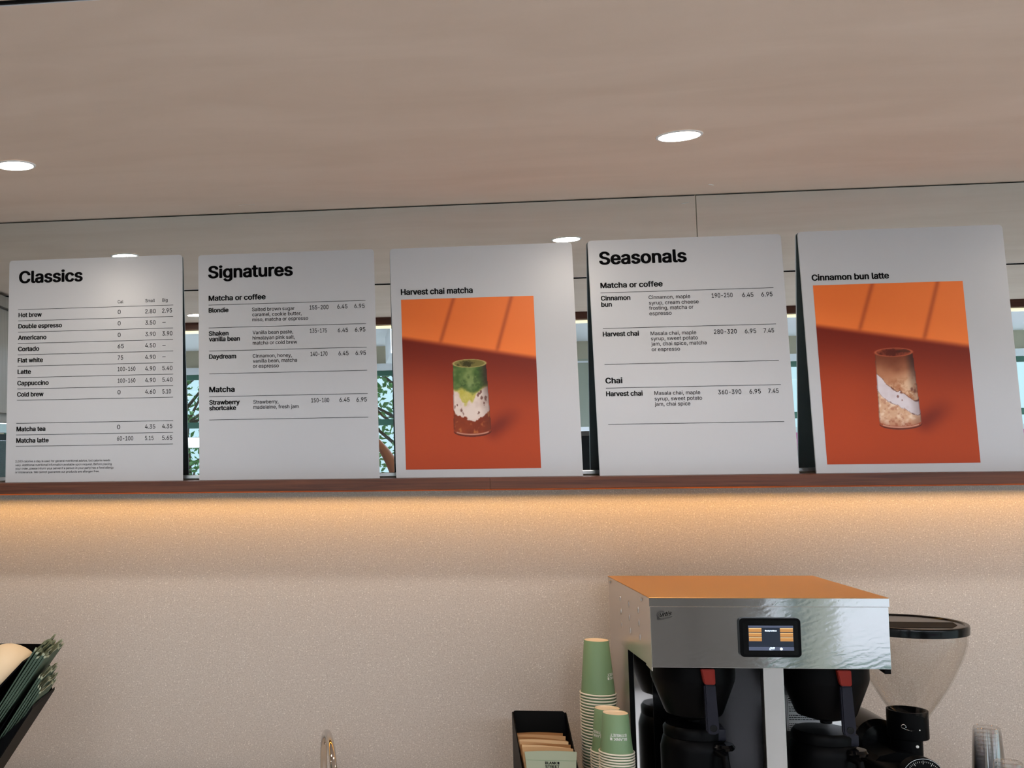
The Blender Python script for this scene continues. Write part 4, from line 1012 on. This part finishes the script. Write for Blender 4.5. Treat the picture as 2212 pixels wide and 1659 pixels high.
# ------------------------------------------------------------------ slanted bag holder at the left edge
hx0 = -0.93
hd = thing('bag_holder', 'black slanted holder with green paper bags, cut by the left edge of the photo', 'holder', (-0.90, -0.42, COUNTER))
def H(bm): bmesh.ops.translate(bm, verts=bm.verts, vec=(0.90, 0.42, -COUNTER)); return bm
Y0, Y1 = -0.505, -0.30
D = Vector((0.55, 0.835)).normalized(); Nn = Vector((D.y, -D.x))
def slat(p, ln, th): 
    a = Vector(p); return [tuple(a), tuple(a+D*ln), tuple(a+D*ln+Nn*th), tuple(a+Nn*th)]
build('right_wall', H(prism(bmesh.new(), [(-0.7190, -0.4915), (-0.7200, -0.4990), (-0.925, COUNTER), (-0.932, COUNTER), (-0.7215, -0.4930)], Y0, Y1, 'y')), M['black_matte'], hd)
# side ribs closing the pockets at front and back
fr = [(-0.7255, -0.5010), (-0.7975, -0.5480), (-0.845, -0.4900), (-1.00, -0.4900), (-1.00, COUNTER), (-0.926, COUNTER)]
build('front_panel', H(prism(bmesh.new(), [(-0.7260, -0.5045), (-0.7960, -0.5690), (-0.860, -0.5300), (-1.00, -0.5300), (-1.00, COUNTER), (-0.9260, COUNTER)], Y0-0.003, Y0-0.0003, 'y')), M['black'], hd)
build('back_panel', H(prism(bmesh.new(), [(-0.7370, -0.3880), (-0.7260, -0.5045), (-0.926, COUNTER), (-1.00, COUNTER), (-1.00, -0.3880)], Y1+0.0003, Y1+0.003, 'y')), M['black'], hd)
build('divider', H(prism(bmesh.new(), [(-0.7450, -0.3935), (-0.7425, -0.3960), (-0.9200, -0.5790), (-0.9240, -0.5755)], -0.49, Y1, 'y')), M['black'], hd)
q0 = Vector((-0.8230, -0.5270))+Nn*0.0330
build('divider', H(prism(bmesh.new(), [tuple(q0+D*0.065), tuple(q0+D*0.065+Nn*0.002), tuple(q0-D*0.10+Nn*0.002), tuple(q0-D*0.10)], Y0, Y1, 'y')), M['black'], hd)

def paper_bag(p, ln, y0, y1, th, lean, label, group, ph=0.0):
    """flat gusseted bag: a closed thin sleeve whose torn open end shows a paler lining"""
    t = thing('paper_bag', label, 'paper bag', (p[0], (y0+y1)/2, p[1]), (0, lean, 0), group=group)
    NJ = 7
    def ring(s, inset, jag):
        f = th*(0.55+0.45*min(1, s*3))*(1.0+0.25*max(0, s-0.8)/0.2)
        out = []
        for side in (0, 1):
            for j in (range(NJ+1) if side == 0 else range(NJ, -1, -1)):
                yv = (y0-y1)/2+inset+(y1-y0-2*inset)*j/NJ
                wv = 0.0010*math.sin(ph+j*0.9)*s
                e = jag*(0.0040*math.sin(ph*3+ln*700+j*1.5+side*1.2)+0.003*math.sin(j*2.9+ln*333))
                q = D*(ln*s+e)+Nn*((inset if side == 0 else f-inset)+wv)
                out.append(Vector((q.x, yv, q.y)))
        return out
    def skin(nm, steps, inset, m, cap):
        bm = bmesh.new(); R = [[bm.verts.new(v) for v in ring(s, inset, 1.0 if s >= 1.0 else 0.0)] for s in steps]
        n = len(R[0])
        for A, Bq in zip(R, R[1:]):
            for k in range(n): bm.faces.new((A[k], A[(k+1) % n], Bq[(k+1) % n], Bq[k]))
        if cap: bm.faces.new(R[0])
        build(nm, bm, m, t, 40)
    skin('outer_sheet', (0.0, 0.1, 0.35, 0.6, 0.85, 1.0), 0.0, M['bag_green'], True)
    skin('lining', (0.80, 0.92, 1.035), 0.0003, M['bag_inside'], True)
for k in range(5):
    q = Vector((-0.8230, -0.5270))+Nn*(0.0052*k)
    paper_bag((q.x, q.y), 0.186+(0.004, 0.0, -0.010, 0.006, 0.001)[k], -0.495, -0.325+random.uniform(-0.012, 0.006), (0.0030, 0.0046, 0.0040, 0.0046, 0.0034)[k], math.radians(0.5*k), 'dark green paper bag fanned in the upper bundle, beside the cream dome', 'upper bundle of paper bags', 0.6)
for k in range(5):
    q = Vector((-0.8190, -0.5960))+Nn*(0.0044*k)
    paper_bag((q.x, q.y), 0.200-0.007*k+(0.0, 0.006, -0.004, 0.004, -0.002)[k], -0.497, -0.345+random.uniform(-0.012, 0.010), (0.0031, 0.0033, 0.0028, 0.0033, 0.0031)[k], math.radians(0.25*k), 'dark green paper bag fanned in the lower bundle, above the black slanted wall', 'lower bundle of paper bags', 2.2)
dm = bmesh.new(); lathe(dm, [(0.0875*math.sin(a), 0.002+0.084*math.cos(a)) for a in [math.pi/2*k/18 for k in range(19)]]+[(0.0868, 0.0), (0.0, 0.0)], 80, cap=False)
lid_ = tag(build('rounded_lid', dm, M['cream'], smooth=60, loc=(-0.8105, -0.395, -0.4590)), 'smooth cream rounded dome behind the green paper bags at the left edge', 'lid')
lid_.rotation_euler = (0, math.radians(-45.5), 0)

# ------------------------------------------------------------------ what the mirror shows of the room behind the viewer
wc = thing('wall_cabinet', 'grey timber wall cabinet seen only in the mirror, left of the classics board', 'cabinet', (-1.60, -1.45, 0.16))
build('carcass', B(-0.20, 0.212, -0.95, 0.85, 0.03, 0.545, 0.002), M['grey_wood'], wc)
for k in range(3): build('door', B(0.213, 0.231, -0.945+k*0.6, -0.355+k*0.6, 0.07, 0.49, 0.002), M['grey_wood'], wc)
build('top_rail', B(0.213, 0.236, -0.95, 0.85, 0.50, 0.545), M['grey_wood'], wc)
build('bottom_rail', B(0.20, 0.238, -0.95, 0.85, -0.01, 0.029, 0.003), M['alu'], wc)
dk = thing('display_fridge', 'dark open-fronted fridge below the grey wall cabinet, seen in the mirror', 'fridge', (-1.60, -1.62, FLOOR))
build('body', B(-0.25, 0.215, -0.95, 0.85, 0.0, 1.845), M['black'], dk)
build('kick_strip', B(0.2155, 0.222, -0.94, 0.84, 0.02, 0.12), M['alu'], dk)
for k in range(3): build('door', B(0.2158, 0.226, -0.94+k*0.6, -0.36+k*0.6, 0.14, 1.82, 0.002), M['black_gloss'], dk)

M['taupe'] = mat('taupe_lacquer', srgb(96, 90, 82), 0.4)
sb_ = thing('sideboard', 'dark sideboard with a white top against the pier between the shop windows', 'sideboard', (2.0, REAR+0.25, FLOOR))
build('body', B(-0.75, 0.75, -0.24, 0.2, 0.0, 1.835), mat('dark_walnut', srgb(58, 50, 44), 0.4), sb_)
build('top', B(-0.78, 0.78, -0.245, 0.22, 1.8355, 1.868, 0.003), M['white_paint'], sb_)
for k in range(3): build('door', B(-0.74+k*0.5, -0.26+k*0.5, 0.2005, 0.215, 0.05, 1.38, 0.002), M['taupe'], sb_)
for k in range(3): build('drawer', B(-0.74+k*0.5, -0.26+k*0.5, 0.2005, 0.215, 1.40, 1.8, 0.002), M['black_matte'], sb_)

# white bulkhead box at the window-bay ceiling
tag(build('bulkhead', B(0.30, 1.3, -5.6, -4.6, 0.66, 0.8595, 0.004), M['white_paint']), 'white boxed bulkhead hanging from the far ceiling, seen in the mirror', 'bulkhead')

# outside: pavement, trees, pink hoarding, lit white box
struct('ground_outside', B(-9, 14, -16, REAR-0.1005, FLOOR-0.12, FLOOR-0.02), M['pavement'])
def tree(x, y, h, r, n, label, seed):
    rd = random.Random(seed); t = thing('tree', label, 'tree', (x, y, FLOOR-0.02), group='street trees outside')
    b = bmesh.new(); tube(b, [(0, 0, 0), (0.03, 0, h*0.35), (-0.02, 0.02, h*0.7), (0.0, 0, h)], [0.07, 0.055, 0.04, 0.015], 10)
    for k in range(16):
        a = rd.uniform(0, 6.28); z = h*rd.uniform(0.45, 0.95); l = r*rd.uniform(0.6, 1.0)
        e = Vector((math.cos(a)*l, math.sin(a)*l, z+rd.uniform(0.0, 0.35)))
        tube(b, [(0, 0, z-0.1), tuple(e*0.5+Vector((0, 0, z*0.5+0.06))), tuple(e)], [0.02, 0.012, 0.005], 6)
    build('trunk', b, M['bark'], t, 40)
    f = bmesh.new()
    for k in range(n):
        a = rd.uniform(0, 6.28); q = r*math.sqrt(rd.random()); zz = h*0.42+rd.random()*h*0.72
        c = Vector((q*math.cos(a), q*math.sin(a), zz)); s = rd.uniform(0.045, 0.085)
        d = Vector((rd.uniform(-1, 1), rd.uniform(-1, 1), rd.uniform(-1, 0.4))).normalized(); w = d.orthogonal().normalized()
        mid = c+d*s*0.55; nrm = d.cross(w)*s*0.10
        pts = [c, mid+w*s*0.36+nrm, c+d*s*1.25, mid-w*s*0.36+nrm]
        vs = [f.verts.new(p) for p in pts]; f.faces.new((vs[0], vs[1], vs[2])); f.faces.new((vs[0], vs[2], vs[3]))
    me = bpy.data.meshes.new('foliage'); f.to_mesh(me); f.free()
    tag(link('foliage', me, M['leaf'], t), kind='stuff')
tree(-1.7, -9.2, 2.9, 1.0, 2000, 'leafy street tree outside, reflected between the classics and signatures boards', 1)
tree(0.55, -9.0, 2.8, 0.95, 2000, 'leafy street tree outside, reflected left of the matcha picture board', 2)
pk = thing('hoarding', 'bright pink street hoarding with a white top rail, reflected beside the latte picture board', 'hoarding', (5.2, -8.6, FLOOR-0.02))
build('panel', B(-1.4, 1.6, -0.03, 0.03, 0.95, 1.82), M['pink'], pk)
build('top_rail', B(-1.42, 1.62, -0.05, 0.05, 1.8205, 1.87), M['white_paint'], pk)
for x in (-1.3, 0.1, 1.5): build('post', B(x-0.03, x+0.03, -0.09, -0.0305, 0.0, 1.8), M['alu'], pk)
rp = thing('bollard', 'slim red and white street post outside, reflected left of the matcha picture board', 'post', (0.485, -7.7, FLOOR-0.02))
build('post', lathe(bmesh.new(), [(0.035, 0.0), (0.035, 1.80), (0.02, 1.83), (0.0, 1.835)], 20), M['pink'], rp, 40)
build('collar', lathe(bmesh.new(), [(0.042, 1.2), (0.042, 1.3)], 20), M['white_paint'], rp, 40)
wl_ = thing('lit_box', 'glowing white box on the window, reflected low between the first two boards', 'sign', (-1.30, REAR+0.005, 0.05))  # lit box placed for a bright white spot of unclear source
build('case', B(-0.22, 0.22, -0.02, 0.035, 0.0, 0.09, 0.004), M['white_paint'], wl_)
build('lit_face', B(-0.21, 0.21, 0.0355, 0.038, 0.006, 0.084), mat('lit_box_glow', (1, 1, 0.95), emit=(1, 0.97, 0.86), strength=1.5), wl_)

# ------------------------------------------------------------------ the photographer, seen as a sliver of forearm in the mirror
pr = thing('person', 'person in a grey shirt holding up a phone, only a forearm shows in the mirror', 'person', (0.08, -3.52, FLOOR))
def skin_mesh(name, nodes, edges, m, sub=2, root=0, parent=pr, smooth=True):
    me = bpy.data.meshes.new(name); me.from_pydata([n[:3] for n in nodes], edges, []); me.update()
    o = bpy.data.objects.new(name, me); C.objects.link(o)
    sk = o.modifiers.new('skin', 'SKIN'); sk.use_smooth_shade = True
    for i, n in enumerate(nodes):
        r = n[3]; me.skin_vertices[0].data[i].radius = r if isinstance(r, tuple) else (r, r)
        me.skin_vertices[0].data[i].use_root = (i == root)
    ss_ = o.modifiers.new('sub', 'SUBSURF'); ss_.levels = sub; ss_.render_levels = sub
    dg = bpy.context.evaluated_depsgraph_get(); dg.update()
    m2 = bpy.data.meshes.new_from_object(o.evaluated_get(dg)); m2.name = name
    bpy.data.objects.remove(o); bpy.data.meshes.remove(me)
    return m2
# joints, local to the feet (facing +y); eye height 1.70
nd = []; ed = []
def add(p, r, to=None):
    nd.append((*p, r)); i = len(nd)-1
    if to is not None: ed.append((to, i))
    return i
pel = add((0, 0, 0.98), (0.15, 0.11)); sp1 = add((0, 0.01, 1.14), (0.135, 0.10), pel); sp2 = add((0, 0, 1.34), (0.16, 0.115), sp1); nk0 = add((0, 0, 1.50), (0.07, 0.065), sp2)
nk = add((0, 0.015, 1.58), 0.055, nk0); hd0 = add((0, 0.03, 1.66), (0.072, 0.085), nk); hd1 = add((0, 0.03, 1.74), (0.078, 0.098), hd0); hd2 = add((0, 0.02, 1.82), (0.055, 0.07), hd1)
hands = {}
for s in (1, -1):
    hip = add((0.10*s, 0, 0.92), 0.085, pel); kn = add((0.11*s, 0.02, 0.50), 0.058, hip); an = add((0.12*s, 0, 0.10), 0.042, kn); toe = add((0.13*s, 0.15, 0.035), (0.04, 0.03), an)
    sh = add((0.175*s, 0, 1.44), 0.062, sp2)
    el = add((0.250*s if s > 0 else -0.27, 0.17, 1.43 if s > 0 else 1.36), 0.043, sh)
    fa = add((0.165*s, 0.30, 1.66), 0.036, el); wr = add((0.115*s, 0.345, 1.745), 0.027, fa)
    pa = add((0.098*s, 0.362, 1.785), (0.036, 0.018), wr); hands[s] = pa
    for k in range(4):     # fingers wrapping over the back and top of the phone
        bx = 0.104*s-0.010*s*k; l = (0.9, 1.0, 0.95, 0.75)[k]
        f1 = add((bx-0.014*s, 0.374, 1.792+0.014*k-0.02), 0.0090, pa); f2 = add((bx-0.036*s*l, 0.378, 1.800+0.014*k-0.02), 0.0084, f1); f3 = add((bx-0.054*s*l, 0.372, 1.803+0.013*k-0.02), 0.0074, f2)
    t1 = add((0.090*s, 0.346, 1.768), 0.011, pa); t2 = add((0.070*s, 0.340, 1.780), 0.0095, t1); t3 = add((0.052*s, 0.343, 1.790), 0.0085, t2)
body = skin_mesh('body', nd, ed, M['skin'])
o = link('body', body, M['skin'], pr)
# face: brow, nose, lips, ears, eyes as shaped additions to the head
fm = bmesh.new()
def blob(c, s, bmx):
    q = bmesh.new(); bmesh.ops.create_uvsphere(q, u_segments=14, v_segments=10, radius=1); bmesh.ops.scale(q, vec=s, verts=q.verts); bmesh.ops.translate(q, vec=c, verts=q.verts); merge(bmx, q)
bm_ = bmesh.new(); bm_.from_mesh(o.data)
blob((0, 0.128, 1.690), (0.014, 0.020, 0.024), bm_); blob((0, 0.118, 1.652), (0.024, 0.010, 0.008), bm_)
for s in (1, -1): blob((0.080*s, 0.03, 1.69), (0.010, 0.020, 0.030), bm_)
bm_.to_mesh(o.data); bm_.free(); o.data.polygons.foreach_set('use_smooth', [True]*len(o.data.polygons))
hb = bmesh.new(); blob((0, 0.012, 1.775), (0.092, 0.108, 0.092), hb); blob((0, -0.03, 1.72), (0.090, 0.075, 0.095), hb); build('hair', hb, M['hair'], pr, 60)
for s in (1, -1):
    e = bmesh.new(); blob((0.030*s, 0.118, 1.712), (0.012, 0.010, 0.008), e); build('eye', e, M['white_paint'], pr, 60)
def garment(nodes, edges, m, name): link(name, skin_mesh(name, nodes, edges, m), m, pr)
tn = [(0, 0, 0.93, (0.175, 0.135)), (0, 0.01, 1.14, (0.165, 0.128)), (0, 0, 1.34, (0.188, 0.140)), (0, 0, 1.49, (0.095, 0.085))]; te = [(0, 1), (1, 2), (2, 3)]
for s in (1, -1):
    i = len(tn); tn += [(0.185*s, 0, 1.43, 0.082), (0.225*s, 0.085, 1.425 if s > 0 else 1.395, 0.066)]; te += [(2, i), (i, i+1)]
garment(tn, te, M['shirt'], 'shirt')
tn = [(0, 0, 0.99, (0.165, 0.125))]; te = []
for s in (1, -1):
    i = len(tn); tn += [(0.10*s, 0, 0.90, 0.105), (0.11*s, 0.02, 0.50, 0.080), (0.12*s, 0, 0.12, 0.066)]; te += [(0, i), (i, i+1), (i+1, i+2)]
garment(tn, te, M['trousers'], 'trousers')
for s in (1, -1):
    b = bmesh.new(); prism(b, [(0.12*s-0.045, -0.08), (0.12*s+0.045, -0.08), (0.13*s+0.052, 0.10), (0.13*s+0.03, 0.20), (0.13*s-0.03, 0.20), (0.13*s-0.052, 0.10)], 0.0, 0.075, 'z')
    bmesh.ops.bevel(b, geom=list(b.edges), offset=0.014, segments=2, affect='EDGES'); build('shoe', b, M['black'], pr, 50)
ph = thing('phone', 'dark phone held up in both hands by the photographer, reflected behind the signatures board', 'phone', (0.075, -3.1265, 0.1026))
build('body', prism(bmesh.new(), rounded_rect(-0.085, 0.075, -0.058, 0.018, 0.009), -0.004, 0.004, 'y'), M['black_gloss'], ph)
build('screen', prism(bmesh.new(), rounded_rect(-0.082, 0.072, -0.055, 0.015, 0.008), -0.0046, -0.0042, 'y'), M['black'], ph)
build('lens', lathe(bmesh.new(), [(0.008, 0.0042), (0.008, 0.006), (0.0, 0.0062)], 20, -0.070, 0, 0.0, 'y'), M['black_gloss'], ph, 40)
